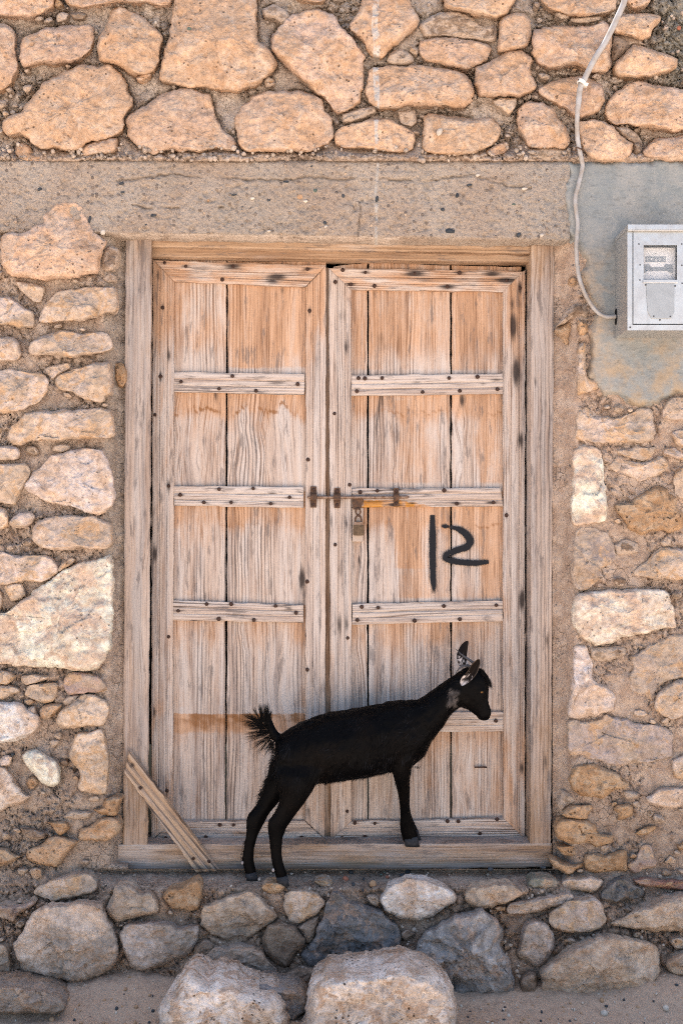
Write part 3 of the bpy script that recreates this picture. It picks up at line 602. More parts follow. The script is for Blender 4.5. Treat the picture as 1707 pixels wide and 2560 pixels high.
('J','G',.075,.05,"90,680 150,600 170,540 250,460 350,430 460,430 600,410 650,430 690,500 720,570 760,640 775,720 780,780 740,840 650,900 550,920 480,940 400,935 290,910 200,890 150,860 120,790 95,730"),
('J','g',.050,.1,"690,450 730,380 760,300 850,290 930,340 980,330 1030,390 1040,470 980,490 880,510 770,540 710,490"),
('J','o',.045,.1,"1060,360 1090,320 1180,310 1290,250 1320,280 1315,370 1305,445 1220,455 1130,445 1080,400"),
('J','g',.055,.0,"785,680 800,580 850,550 980,545 1120,550 1160,580 1300,560 1295,640 1250,740 1160,780 1090,820 1020,840 930,860 860,850 830,780 800,730"),
('J','r',.035,.3,"-80,420 60,430 160,420 210,390 240,410 190,450 120,480 90,540 40,520 -80,480"),
('J','g',.040,.05,"-80,680 40,690 60,740 70,870 -80,880"),
('J','o',.022,.3,"450,1030 500,1005 590,1020 600,1050 540,1075 480,1060"),
('J','b',.030,.6,"330,950 420,930 560,930 640,950 600,990 470,1000 430,1030 360,1000"),
('J','b',.035,.4,"1270,700 1330,660 1400,690 1390,740 1330,770 1270,760"),
('K','G',.050,.0,"5,560 0,500 20,430 110,400 220,360 320,340 400,375 440,430 500,490 490,530 400,580 320,625 250,620 180,665 100,630 40,590"),
('K','l',.045,.0,"545,370 600,330 690,325 760,355 825,400 810,440 760,490 690,520 640,555 590,535 560,480 550,430"),
('K','d',.075,.0,"830,420 860,350 900,335 950,370 980,420 1080,440 1150,460 1200,480 1260,540 1300,590 1320,680 1310,770 1230,790 1110,815 950,830 820,840 700,840 670,780 650,740 700,700 750,640 780,560 810,480"),
('K','g',.055,.1,"-20,800 70,710 180,715 300,695 400,730 440,790 510,850 490,890 400,910 330,940 260,900 200,880 100,870 20,880"),
('K','b',.045,.3,"410,650 440,560 520,550 620,580 690,640 680,690 620,740 590,800 560,845 500,810 440,750 420,700"),
('K','b',.030,.5,"640,570 720,520 780,500 760,600 720,680 690,660"),
('K','b',.020,.3,"520,900 600,850 700,840 800,860 730,920 700,1000 560,960"),
('N','w',.050,.0,"951,2249 967,2222 994,2203 1028,2196 1062,2199 1107,2215 1130,2226 1141,2242 1134,2257 1107,2272 1074,2295 1036,2301 997,2297 959,2276"),
('N','d2',.085,.05,"1043,2360 1066,2330 1097,2314 1107,2307 1138,2291 1176,2287 1203,2274 1226,2291 1249,2303 1256,2330 1249,2368 1268,2395 1279,2425 1289,2483 1275,2509 1233,2521 1184,2529 1141,2529 1120,2500 1100,2440 1060,2410 1035,2395"),
('L','G',.045,.0,"145,350 180,310 290,295 330,285 430,285 500,325 520,360 470,385 400,410 320,440 230,450 190,430 150,390"),
('L','v',.032,.1,"545,290 570,250 640,240 720,250 755,275 740,310 670,325 570,320"),
('L','l',.035,.1,"775,280 820,245 890,250 960,235 1040,260 1045,285 1010,330 960,345 890,320 820,330 785,310"),
('L','d',.045,.0,"1020,370 1070,300 1130,270 1190,255 1250,300 1320,330 1310,370 1250,395 1180,395 1080,408 1040,395"),
('L','r2',.038,.1,"1240,265 1330,250 1450,265 1680,260 1680,335 1500,325 1400,310 1290,300"),
('L','g',.042,.0,"410,450 440,410 560,390 700,365 780,355 830,345 855,375 830,405 760,430 640,455 550,485 430,490"),
('L','l',.055,.0,"685,540 700,470 750,440 810,400 910,390 990,385 1030,410 1045,470 1070,530 1030,570 960,600 830,608 760,590 700,565"),
('L','G',.055,.15,"1080,540 1180,510 1230,460 1350,430 1460,385 1680,350 1680,590 1450,600 1320,590 1220,575 1120,560"),
('L','g',.055,.05,"480,740 500,680 540,560 600,530 670,550 720,620 720,700 690,780 650,820 600,830 550,800 490,775"),
('L','G',.085,.05,"640,950 640,850 690,800 780,750 860,690 960,650 1090,640 1230,650 1390,690 1410,760 1430,860 1380,940 1290,1010 1200,1050 1120,1065 1030,1040 900,1040 820,1055 730,1060 660,1030"),
('L','b',.050,.2,"510,1000 500,920 560,860 610,870 615,990 650,1030 665,1080 600,1105 540,1080"),
('L','g',.050,.1,"1445,810 1510,750 1680,720 1680,910 1520,890 1470,860"),
('L','o',.018,.3,"330,440 405,430 400,465 350,465"),
('K','o',.020,.3,"400,310 440,280 520,275 560,300 530,340 460,350 410,330"),
('K','o',.015,.4,"745,275 800,262 860,275 865,300 800,308"),
]
KIND2 = {'r': ('l', (0.33, 0.245, 0.215)), 'k': ('l', (0.36, 0.295, 0.25)), 'G': ('g', (0.57, 0.455, 0.355)), 'd2': ('d', (0.40, 0.375, 0.34)),
         'v': ('g', (0.20, 0.21, 0.165)), 'r2': ('l', (0.30, 0.16, 0.125))}
SHAPE = {'s': dict(round=.019, facet=.65, low=.010, mid=.0045, fine=.0016), 'l': dict(round=.012, facet=.95, low=.006, mid=.0034, fine=.0012),
         'w': dict(round=.014, facet=.6, low=.007, mid=.0048, fine=.0016), 'o': dict(round=.014, facet=.3, low=.006, mid=.0050, fine=.0016),
         'g': dict(round=.020, facet=.85, low=.009, mid=.0042, fine=.0013), 'd': dict(round=.022, facet=.9, low=.008, mid=.0050, fine=.0010),
         'b': dict(round=.020, facet=.2, low=.006, mid=.0050, fine=.0018), 'x': dict(round=.06, facet=.1, low=.012, mid=.007, fine=.002)}

def parse(cr, s):
    ox, oy, f = CROP[cr]
    return np.array([[float(a) * f + ox for a in [q.split(',')[0]]] + [float(q.split(',')[1]) * f + oy] for q in s.split()])

# depth of the wall face (y, towards the house positive) as a function of photo position
def wall_y(u, v):
    u = np.asarray(u, float); v = np.asarray(v, float)
    y = np.zeros(np.broadcast(u, v).shape)
    y = y + 0.004 * sstep(390, 500, v) * (u < 400) - 0.004 * sstep(900, 1100, v) * (u > 1390)
    opening = sstep(575, 600, v) * (1 - sstep(2150, 2168, v))
    y = y + opening * 0.064 * sstep(264, 312, u) * (u < 700) + opening * 0.064 * sstep(1446, 1386, u) * (u > 1000)
    ledge = sstep(2172, 2180, v) * 0
    t = np.clip((v - 2174) / 48.0, 0, 1)
    mid = sstep(215, 300, u) * (1 - sstep(1385, 1470, u))
    y = y + mid * np.where(v > 2174, 0.058 * (1 - t), 0)
    y = y - 0.085 * np.where(v > 2174, np.clip((v - 2174) / (48.0 + 60 * (1 - mid)), 0, 1), 0)
    y = y - 0.085 * sstep(2222, 2500, v)
    return y

def resample(poly, step):
    P = np.vstack([poly, poly[:1]]); out = []
    for a, b in zip(P[:-1], P[1:]):
        n = max(1, int(round(np.hypot(*(b - a)) / step)))
        for k in range(n): out.append(a + (b - a) * k / n)
    out = np.array(out)
    for _ in range(2): out = 0.25 * np.roll(out, 1, 0) + 0.5 * out + 0.25 * np.roll(out, -1, 0)
    return out

def stone_mesh(poly, kind, prot, smear, seed, base_y=None, step=5.0, back=0.05):
    sh = SHAPE[kind]; r = np.random.default_rng(seed)
    size = np.sqrt(0.5 * abs(np.sum(poly[:, 0] * np.roll(poly[:, 1], -1) - poly[:, 1] * np.roll(poly[:, 0], -1))))
    st = min(step, max(2.5, size / 12))
    ol = resample(poly, st); n = len(ol)
    nn = ol - ol.mean(0); ang = np.stack([ol[:, 0] * .02, ol[:, 1] * .02, np.full(n, seed * 1.7)], 1)
    dirn = nn / (np.linalg.norm(nn, axis=1, keepdims=True) + 1e-6)
    ol = ol + dirn * (fbm(ang, 2.2, 4, .6) * (min(6.0, size * .045) if kind != 'x' else 9.0) + 1.5)[:, None]
    c = ol.mean(0)
    k = int(np.clip(size / (st * 1.25), 5, 26))
    ts = np.concatenate([[1.0, .985, .96, .925, .885], np.linspace(.84, .06, k)])
    pts = np.concatenate([c + (ol - c) * t for t in ts] + [c[None]])
    d = np.maximum(sdf(pts, ol), 0) * S
    dm = d.max(); R = min(sh['round'], dm * .75)
    prof = np.sqrt(np.maximum(0, 1 - (1 - np.minimum(d / R, 1)) ** 2))
    if base_y is None: base_y = float(wall_y(c[0], c[1]))
    y = base_y + 0.006 - (prot + .006) * (0.80 * prof + 0.20 * (1 - (1 - d / dm) ** 2))
    q = (pts - c) * S
    nf = int(3 + 7 * sh['facet'])
    for _ in range(nf):
        a = r.uniform(0, 2 * math.pi); sl = r.uniform(.10, .55) * sh['facet']; ext = np.abs(q @ np.array([math.cos(a), math.sin(a)])).max()
        pl = base_y - prot * r.uniform(.78, 1.15) + sl * (q @ np.array([math.cos(a), math.sin(a)]) - ext * r.uniform(-.1, .55))
        y = np.maximum(y, np.minimum(pl, base_y - .42 * prot * np.clip(d / .006, 0, 1)))
    P = WA(pts[:, 0], pts[:, 1], y)
    fade = np.clip(d / .008, .25, 1)
    nz = sh['low'] * fbm(P + seed, 11, 3) + sh['mid'] * fbm(P + seed, 42, 4, .6) + sh['fine'] * fbm(P, 170, 2)
    if kind in 'lwgd': nz = nz + {'l': .0045, 'w': .005, 'g': .006, 'd': .010}[kind] * (np.abs(fbm(P + seed * 1.1, 24, 3, .55)) - .2) * 1.6
    if kind == 's': nz = nz + .006 * np.maximum(0, np.abs(fbm(P + seed, 19, 3)) - .12) + .012 * np.maximum(0, fbm(P + seed * 2, 38, 3) - .42)
    fw = P[:, [0, 2]] + .006 * np.stack([fbm(P + 2, 50, 3), fbm(P + 6, 50, 3)], 1)
    fs, fa = {'s': (10, .10), 'l': (15, .26), 'w': (15, .24), 'g': (12, .30), 'd': (13, .55), 'o': (24, .20), 'b': (24, .2), 'x': (8, .1)}[kind]
    nz = nz + fa * cells(fw, fs, seed)[2] + .35 * fa * cells(fw, fs * 2.3, seed + 3)[2]
    if kind == 'x': nz = nz - .022 * lumps(P[:, [0, 2]] + seed, 9, 3) - .010 * lumps(P[:, [0, 2]], 24, 5) + .016 * np.maximum(0, fbm(P + seed, 34, 3) - .22)
    if kind in 'ox': nz = nz + .007 * np.maximum(0, fbm(P + seed, 55, 3) - .25) * 2
    P[:, 1] += nz * fade
    jit = np.stack([fbm(P + 5, 90, 2), fbm(P + 9, 90, 2)], 1) * .0016
    P[:, 0] += jit[:, 0]; P[:, 2] += jit[:, 1]
    # flanks running back into the mortar
    rim = P[:n].copy(); b1 = rim.copy(); b1[:, 1] += .014; b2 = rim.copy(); cx = rim.mean(0)
    b1[:, [0, 2]] += (b1[:, [0, 2]] - cx[[0, 2]]) * -.01
    b2[:, 1] += back; b2[:, [0, 2]] += (b2[:, [0, 2]] - cx[[0, 2]]) * -.06
    V = np.concatenate([b2, b1, P]); rings = len(ts) + 2
    i = np.arange(n); j = (i + 1) % n
    F = [np.stack([rr * n + i, rr * n + j, (rr + 1) * n + j, (rr + 1) * n + i], 1) for rr in range(rings - 1)]
    F = [tuple(f) for f in np.concatenate(F)]
    apex = len(V) - 1; base = (rings - 1) * n
    F += [(base + a, base + b, apex) for a, b in zip(i, j)]
    dd = np.concatenate([np.zeros(2 * n), d])
    sm = smear * 0.75 + 0.45 * np.exp(-dd / .008) * (0.35 + smear) - 0.12
    return V, F, sm

def tint_for(kind, seed):
    r = np.random.default_rng(seed + 1000); kk, base = kind, None
    if kind in KIND2: kk, base = KIND2[kind]
    c = np.array(base if base is not None else BASEC[kk]); val = r.uniform(.84, 1.12); hue = r.uniform(-.05, .05)
    c = c * val * np.array([1 + hue * .4, 1, 1 - hue * 1.4]); return kk, tuple(np.clip(c, 0, .7)) + (1.0,)

house = thing('stone_house', 'old rubble stone house wall with a concrete lintel over its doorway', 'house', (0, 0.3, 0))
SPOLY = []
def add_stone(poly, kind, prot, smear, seed):
    kk, colr = tint_for(kind, seed)
    V, F, sm = stone_mesh(poly, kk, prot, smear, seed)
    o = part('stone', mesh_np('stone', V, F, True, MS[kk], {'smear': ('FLOAT', sm)}), house)
    o.color = colr; SPOLY.append((poly, kk)); return o
for idx, (cr, kind, prot, smear, s) in enumerate(STONES):
    add_stone(parse(cr, s), kind, prot, smear, idx + 1)
N_PHOTO_STONES = len(SPOLY)
# stones of the same wall just beyond the picture's edges
for idx in range(400):
    u, v = RNG.uniform(-330, 2040), RNG.uniform(-120, 2420)
    if -40 < u < 1747 and v > -50: continue
    a, b = RNG.uniform(35, 85), RNG.uniform(25, 55)
    if any(np.hypot((p[:, 0].mean() - u) / (a * 1.05 + np.ptp(p[:, 0]) / 2), (p[:, 1].mean() - v) / (b * 1.05 + np.ptp(p[:, 1]) / 2)) < 1 for p, _ in SPOLY): continue
    if u < -20 and u + a * 1.1 > -20: a = max(20, (-20 - u) / 1.15)
    if 380 < v < 620 and u < 300: continue
    if 330 < v < 1040 and u > 1500: continue
    th = np.linspace(0, 2 * math.pi, 12, endpoint=False) + RNG.uniform(-.12, .12, 12); rr = RNG.uniform(.82, 1.15, 12)
    poly = np.stack([u + a * rr * np.cos(th), v + b * rr * np.sin(th)], 1)
    add_stone(poly, 's' if v < 400 else ('G' if v > 2180 else RNG.choice(['l', 'l', 'w', 'k'])), .045, .15, 500 + idx)

# little wedges and chips pressed into the joints
SDMAX = []
def free_radius(u, v):
    m = 1e9
    for p, _ in SPOLY:
        if u < p[:, 0].min() - 40 or u > p[:, 0].max() + 40 or v < p[:, 1].min() - 40 or v > p[:, 1].max() + 40: continue
        m = min(m, -sdf(np.array([[u, v]]), p)[0])
        if m < 5: break
    return m
n_chip = 0
for idx in range(6000):
    if n_chip >= 95: break
    u, v = RNG.uniform(-20, 1727), RNG.uniform(5, 2480)
    if 372 < v < 640 and u > 262 and u < 1460: continue
    if 262 < u < 1440 and 590 < v < 2225: continue
    if u > 1400 and 380 < v < 1010: continue
    if u < 262 and 385 < v < 520: continue
    if u > 1600 and v < 200: continue
    fr = free_radius(u, v)
    if fr < 7: continue
    a = min(fr * 1.05, RNG.uniform(7, 20)); b = a * RNG.uniform(.5, .85); rot = RNG.uniform(-.5, .5)
    th = np.linspace(0, 2 * math.pi, 6, endpoint=False) + RNG.uniform(-.4, .4, 6); rr = RNG.uniform(.75, 1.25, 6)
    x, y_ = a * rr * np.cos(th), b * rr * np.sin(th)
    poly = np.stack([u + x * math.cos(rot) - y_ * math.sin(rot), v + x * math.sin(rot) + y_ * math.cos(rot)], 1)
    add_stone(poly, RNG.choice(['b', 'b', 'o', 'l'] if v < 2170 else ['b', 'b', 'g', 'o']), RNG.uniform(.012, .024), RNG.uniform(.35, .75), 2000 + idx); n_chip += 1
print('stones', len(SPOLY))
# ------------------------------------------------------------------ mortar face of the wall
LINT = [(-170, 399), (1424, 404), (1424, 604), (-170, 579)]       # front face of the lintel in the photograph
def build_mortar():
    uu = np.concatenate([np.arange(-720, -44, 18), np.arange(-44, 1752, 3.2), np.arange(1752, 2430, 18)])
    vv = np.concatenate([np.arange(-154, -44, 10), np.arange(-44, 420, 3.0), np.arange(420, 2556, 4.0), [2556, 2570, 2600]])
    U, V = np.meshgrid(uu, vv); sh = U.shape; u = U.ravel(); v = V.ravel()
    near = np.full(u.shape, 200.0); below = np.zeros(u.shape)
    for poly, kk in SPOLY:
        x0, y0 = poly.min(0) - 30; x1, y1 = poly.max(0) + 30
        c0, c1 = np.searchsorted(uu, [x0, x1]); r0, r1 = np.searchsorted(vv, [y0, y1])
        if c1 <= c0 or r1 <= r0: continue
        idx = (np.arange(r0, r1)[:, None] * len(uu) + np.arange(c0, c1)[None]).ravel()
        d = -sdf(np.stack([u[idx], v[idx]], 1), poly)
        near[idx] = np.minimum(near[idx], d)
    y = wall_y(u, v)
    P0 = WA(u, v, 0)
    top = 1 - sstep(330, 420, v); foot = sstep(2170, 2260, v); pier = (1 - top) * (1 - foot)
    right = (u > 1000)
    amp = np.where(right, .55, 0.85) * pier + 1.15 * top + 0.8 * foot
    jamb = sstep(575, 600, v) * (1 - sstep(2150, 2168, v)) * (((u > 262) & (u < 700)) | ((u < 1447) & (u > 1000)))
    amp = amp * np.where(jamb > 0, .35, 1)
    amp = amp * np.where((v > 2172) & (v < 2215), .4, 1)
    crumb = lumps(P0[:, [0, 2]] + .02 * np.stack([fbm(P0, 30, 2), fbm(P0 + 4, 30, 2)], 1), 38, 1)
    crumb2 = lumps(P0[:, [0, 2]], 85, 7); crumb3 = lumps(P0[:, [0, 2]], 170, 3)
    where = sstep(-.30, .15, fbm(P0, 9, 3))
    pw = P0[:, [0, 2]] + .010 * np.stack([fbm(P0, 45, 3), fbm(P0 + 4, 45, 3)], 1)
    e1, h1, _ = cells(pw, 30, 2); e2, h2, _ = cells(pw, 72, 4)
    clod = where * (.014 * (h1 - .3) - .022 * np.exp(-e1 / .17) + .008 * (h2 - .4) - .011 * np.exp(-e2 / .26))
    nz = .010 * fbm(P0, 8, 4) + .007 * fbm(P0, 28, 4, .6) + .003 * fbm(P0, 90, 3, .65)
    nz = nz * (0.55 + 0.45 * amp) - amp * (where * (.012 * crumb + .008 * crumb2) + .005 * crumb3 + clod)
    rec = 0.020 * top + 0.008 * pier * np.where(right, .3, 1.0) + .010 * foot
    gap = np.exp(-np.maximum(near, 0) / 5.5)
    y = y + rec + nz + gap * (.030 * top + .010 * foot + .006 * pier * np.where(right, .4, 1)) * sstep(-.5, .4, fbm(P0, 16, 2))
    # crumbling bed of mortar along the top edge of the lintel
    bed = np.exp(-((v - 392) / 13.0) ** 2) * (u < 2000)
    y = y - bed * (.022 + .020 * crumb2 + .010 * fbm(P0, 25, 3))
    inl = (v > 404) & (v < 590) & (u < 1424) & (u > 260)
    y = np.where(inl, .03, y)
    lowl = (u < 262) & (v > 404) & (v < 600)       # concrete slopped over the left end of the lintel
    y = np.where(lowl, -.004 + nz * sstep(470, 560, v) + .03 * (1 - sstep(440, 560, v)), y)
    P = WA(u, v, y)
    drop_uv = ((u > 322) & (u < 1378) & (v > 596) & (v < 2172))
    f = grid_faces(*sh)
    keep = ~drop_uv[f].any(1)
    keep &= ~((u > 40) & (u < 1400) & (v > 420) & (v < 575))[f].all(1)
    f = f[keep]
    # colour of the mix from place to place, plus some shade painted low on the piers
    big = fbm(P0, 3.0, 4)[:, None]
    t_top = np.array((0.59, 0.51, 0.425)); t_l = np.array((0.53, 0.42, 0.33)); t_r = np.array((0.55, 0.42, 0.32)); t_f = np.array((0.50, 0.345, 0.235))
    colr = top[:, None] * t_top + (pier * (~right))[:, None] * t_l + (pier * right)[:, None] * t_r + foot[:, None] * t_f
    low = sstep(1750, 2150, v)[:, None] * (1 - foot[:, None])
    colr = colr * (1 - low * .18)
    colr = colr * (1 + .14 * big)
    gz = (sstep(1560, 1680, u) * (1 - sstep(180, 260, v)))[:, None] * .8
    colr = colr * (1 - gz) + gz * np.array((0.255, 0.265, 0.225))
    gl = ((jamb > 0) & (u < 700) & (v < 1500))[:, None] * .6
    colr = colr * (1 - gl) + gl * np.array((0.285, 0.25, 0.205))
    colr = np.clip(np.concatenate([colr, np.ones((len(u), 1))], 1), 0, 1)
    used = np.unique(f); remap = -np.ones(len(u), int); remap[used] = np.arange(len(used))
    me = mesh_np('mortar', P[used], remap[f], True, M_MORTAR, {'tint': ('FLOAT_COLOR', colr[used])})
    part('mortar', me, house)
build_mortar()

# ------------------------------------------------------------------ concrete lintel
def build_lintel():
    us = np.concatenate([np.arange(-170, -20, 15), np.arange(-20, 1424, 3.0), [1424]]); nt = 66
    T = np.linspace(0, 1, nt); uu = np.broadcast_to(us, (nt, len(us)))
    vt = 399 + 5 * (uu + 170) / 1594; vb = 580 + 24 * (uu + 170) / 1594
    vvv = vt + (vb - vt) * T[:, None]
    u = uu.ravel(); v = vvv.ravel(); P0 = WA(u, v, 0)
    ck = [(300, 452), (430, 436), (512, 445), (551, 441), (620, 450), (681, 450), (734, 451), (765, 440), (811, 447), (849, 450), (910, 445), (964, 447), (1048, 454), (1117, 445), (1178, 437), (1217, 450), (1278, 468), (1320, 470)]
    ckx = np.array([c[0] for c in ck]); cky = np.array([c[1] for c in ck])
    cl = np.interp(u, ckx, cky) + 3.0 * fbm(P0, 60, 2)
    crack = np.exp(-((v - cl) / 2.6) ** 2) * ((u > 290) & (u < 1330)) * sstep(-.9, -.2, fbm(P0, 12, 2))
    cl2 = 897 + 5 * fbm(P0, 22, 2); crack2 = np.exp(-((u - cl2) / 2.2) ** 2) * (v > 505) * .8
    cl3 = 520 + 8 * fbm(P0 + 3, 20, 3); crack3 = np.exp(-((v - cl3) / 2.0) ** 2) * (u > 330) * (u < 560) * sstep(0, .3, fbm(P0, 15, 2))
    crack = np.maximum(crack, np.maximum(crack2, crack3))
    pit = np.maximum(0, fbm(P0, 45, 3) - .28); pit2 = np.maximum(0, fbm(P0 + 7, 95, 2) - .35)
    y = -.012 + .0035 * fbm(P0, 6, 3) + .0022 * fbm(P0, 40, 4, .65) + .0013 * fbm(P0, 150, 2) + .010 * pit * sstep(430, 470, v) + .006 * pit2 + .006 * crack
    y = y - .004 * sstep(.0, .5, fbm(P0, 13, 3)) * (v < 450)
    T2 = np.broadcast_to(T[:, None], uu.shape).ravel()
    y = y + .010 * sstep(.97, 1.0, T2) + .012 * sstep(.04, 0, T2)
    vj = v + (2.6 * fbm(P0, 26, 3)) * (sstep(.9, 1, T2)) - 4 * np.maximum(0, fbm(P0, 33, 3)) * sstep(.1, 0, T2)
    P = WA(u, vj, y)
    nr, nc = uu.shape; F = [tuple(f) for f in grid_faces(nr, nc)]
    V = [P]; base = nr * nc
    bot = P.reshape(nr, nc, 3)[-1].copy(); bot[:, 1] = .16
    bot[:, 2] += .0015 * fbm(bot, 30, 2)
    topv = P.reshape(nr, nc, 3)[0].copy(); topv[:, 1] = .16
    rt = P.reshape(nr, nc, 3)[:, -1].copy(); rt[:, 1] = .16
    V += [bot, topv, rt]; i = np.arange(nc - 1)
    F += [((nr - 1) * nc + a, (nr - 1) * nc + a + 1, base + a + 1, base + a)[::-1] for a in i]
    F += [(a, a + 1, base + nc + a + 1, base + nc + a) for a in i]
    F += [(a * nc + nc - 1, (a + 1) * nc + nc - 1, base + 2 * nc + a + 1, base + 2 * nc + a) for a in range(nr - 1)]
    ex = np.zeros(2 * nc + nr)
    me = mesh_np('lintel', np.concatenate(V), F, True, M_LINTEL, {'crack': ('FLOAT', np.concatenate([crack, ex])),
        'rim': ('FLOAT', np.concatenate([sstep(.95, .99, T2) * (u > 300) * (u < 1000) + .0, ex]))})
    return part('lintel', me, house)
build_lintel()

# ------------------------------------------------------------------ grey plaster to the right of the door
def build_plaster():
    poly = np.array([(1404, 380), (2200, 380), (2200, 1010), (1760, 995), (1690, 1000), (1640, 1015), (1585, 1015), (1540, 990), (1505, 998), (1476, 955), (1468, 880), (1476, 810), (1478, 770), (1462, 715), (1452, 650), (1440, 614), (1428, 596), (1410, 560), (1402, 500)], float)
    uu = np.concatenate([np.arange(1372, 1752, 4.0), np.arange(1752, 2230, 16)]); vv = np.arange(386, 1040, 4.0)
    U, V = np.meshgrid(uu, vv); u = U.ravel(); v = V.ravel(); P0 = WA(u, v, 0)
    d = sdf(np.stack([u, v], 1), poly) + 16 * fbm(P0, 14, 4, .6) - 3
    d = np.minimum(d, (v - 402) * 1.2 + 10 * fbm(P0, 30, 3))
    y = .014 - .034 * sstep(-10, 14, d) + .005 * fbm(P0, 4, 3) + .0016 * fbm(P0, 40, 4, .6) + .0007 * fbm(P0, 150, 2)
    P = WA(u, v, y); f = grid_faces(*U.shape); keep = (d > -14)[f].all(1); f = f[keep]
    used = np.unique(f); remap = -np.ones(len(u), int); remap[used] = np.arange(len(used))
    part('plaster_coat', mesh_np('plaster_coat', P[used], remap[f], True, M_PLASTER), house)
build_plaster()

# ------------------------------------------------------------------ the rest of the house behind the face
x_l, x_r = W(300, 0, .12)[0], W(1398, 0, .12)[0]; z_t = W(0, 560, .12)[2]; z_s = W(0, 2196, .12)[2]
for a in [(-2.35, x_l, .125, .52, 0.0, 3.12), (x_r, 2.35, .125, .52, 0.0, 3.12), (x_l, x_r, .17, .52, z_t, 3.12), (x_l, x_r, .12, .52, 0.0, z_s)]:
    part('wall_core', box_mesh('wall_core', *a, M_DARKROOM), house)
for a in [(-2.35, -1.95, .522, 3.6, 0.0, 3.12), (1.95, 2.35, .522, 3.6, 0.0, 3.12), (-1.948, 1.948, 3.2, 3.6, 0.0, 3.12)]:
    part('wall_core', box_mesh('wall_core', *a, M_DARKROOM), house)
part('roof', box_mesh('roof', -2.5, 2.5, .0, 3.7, 3.122, 3.24, M_LINTEL, .01), house)

# ------------------------------------------------------------------ pebbles set in the lintel and the ledge
def pebble_mesh(name, seed, mat):
    bm = bmesh.new(); bmesh.ops.create_icosphere(bm, subdivisions=2, radius=1.0); r = random.Random(seed); o = Vector((r.random() * 9, r.random() * 9, r.random() * 9))
    from mathutils import noise
    for vv in bm.verts: vv.co *= 1 + .32 * noise.noise(vv.co * .9 + o) + .08 * noise.noise(vv.co * 2.5 + o)
    me = bpy.data.meshes.new(name); bm.to_mesh(me); bm.free(); me.polygons.foreach_set('use_smooth', [True] * len(me.polygons)); me.materials.append(mat); return me
M_PEB_D = simple('dark_pebble', (0.055, 0.065, 0.075), 0.6, 0, .5, 90, .3)
M_PEB_R = simple('red_pebble', (0.33, 0.135, 0.085), 0.7, 0, .3, 90, .3)
M_PEB_W = simple('pale_pebble', (0.55, 0.49, 0.41), 0.7, 0, .3, 90, .3)
M_PEB_T = simple('tan_pebble', (0.42, 0.27, 0.16), 0.75, 0, .3, 90, .3)
M_PEB_G = simple('green_pebble', (0.10, 0.135, 0.115), 0.65, 0, .3, 90, .3)
PEBM = {k: [pebble_mesh('pebble', i * 7 + j, m) for j in range(2)] for i, (k, m) in enumerate([('d', M_PEB_D), ('r', M_PEB_R), ('w', M_PEB_W), ('t', M_PEB_T), ('g', M_PEB_G)])}
PEBBLES = [  # u, v, half length, half height (photo px), tilt, kind
 (225, 549, 11, 4.5, 80, 'd'), (304, 459, 8, 4, 15, 'd'), (307, 481, 6, 3, 5, 'd'), (100, 473, 7, 5, 20, 'd'), (384, 539, 9, 4, 5, 'd'), (366, 562, 4, 3, 0, 'd'), (585, 487, 8, 3, 10, 'd'), (631, 496, 7, 5, 0, 'w'),
 (672, 501, 6, 4, 20, 'd'), (750, 492, 9, 8, 0, 't'), (764, 503, 7, 5, 0, 'w'), (788, 477, 6, 6, 60, 'g'), (858, 490, 5, 7, 20, 'd'), (942, 497, 5, 10, -15, 'd'), (781, 415, 7, 5, 0, 'd'), (812, 557, 6, 5, 0, 'd'), (815, 567, 6, 5, 10, 'w'),
 (1193, 438, 7, 5, 0, 'w'), (1172, 463, 8, 4, 10, 'd'), (1106, 524, 6, 5, 0, 'd'), (1124, 578, 14, 8, 0, 'd'), (1310, 472, 9, 5, 0, 'w'), (1296, 587, 7, 6, 40, 'd'), (1353, 588, 6, 6, 0, 'w'), (1142, 489, 5, 8, -20, 'd'), (1283, 511, 6, 3, 0, 'g'), (716, 455, 9, 4, 0, 'd'), (521, 501, 4, 4, 0, 't'), (258, 581, 9, 8, 40, 'w'), (672, 578, 6, 4, 0, 'w'),
 (864, 2198, 9, 11, 25, 'r'), (878, 2181, 8, 6, 0, 'd'), (883, 2211, 5, 8, 10, 'd'), (909, 2197, 4, 3, 0, 'd'), (1006, 2188, 10, 5, 5, 'd'), (1019, 2179, 8, 6, 30, 'd'), (931, 2210, 11, 11, 0, 't'), (907, 2226, 3, 5, 0, 'd'), (961, 2181, 4, 4, 0, 'g'), (952, 2186, 5, 3, 0, 'g'), (1225, 2173, 8, 7, 0, 'd'), (1357, 2168, 9, 5, 0, 'd'), (665, 2450, 9, 8, 0, 'w'), (729, 2184, 5, 3, 0, 'w'), (578, 2215, 5, 3, 20, 'w'), (968, 2192, 6, 4, 0, 'r'), (1498, 2440, 0, 0, 0, 'w'), (33, 1886, 6, 5, 0, 'd'), (147, 2125, 8, 5, 30, 'w'), (1416, 2352, 7, 5, 10, 't'),
 (390, 57, 5, 6, 0, 'w'), (473, 72, 7, 4, 0, 'g'), (1098, 330, 8, 12, -20, 'w'), (1696, 70, 7, 6, 0, 'r')]
def add_pebbles():
    for i, (u, v, a, b, tl, k) in enumerate(PEBBLES):
        if a == 0: continue
        lint = 395 < v < 600
        y = -.011 if lint else float(wall_y(u, v)) - .002
        if v < 100: y = -.062 if u in (473,) else -.004
        if (u, v) == (1098, 330): y = -.056
        o = bpy.data.objects.new('pebble', PEBM[k][i % 2]); C.objects.link(o); o.parent = house
        o.location = Vector(W(u, v, y)) - house.location
        a *= .85; b *= .85; o.scale = (a * S, .0045 + .0002 * b if lint else .007, b * S); o.rotation_euler = (0, -math.radians(tl), 0)
add_pebbles()
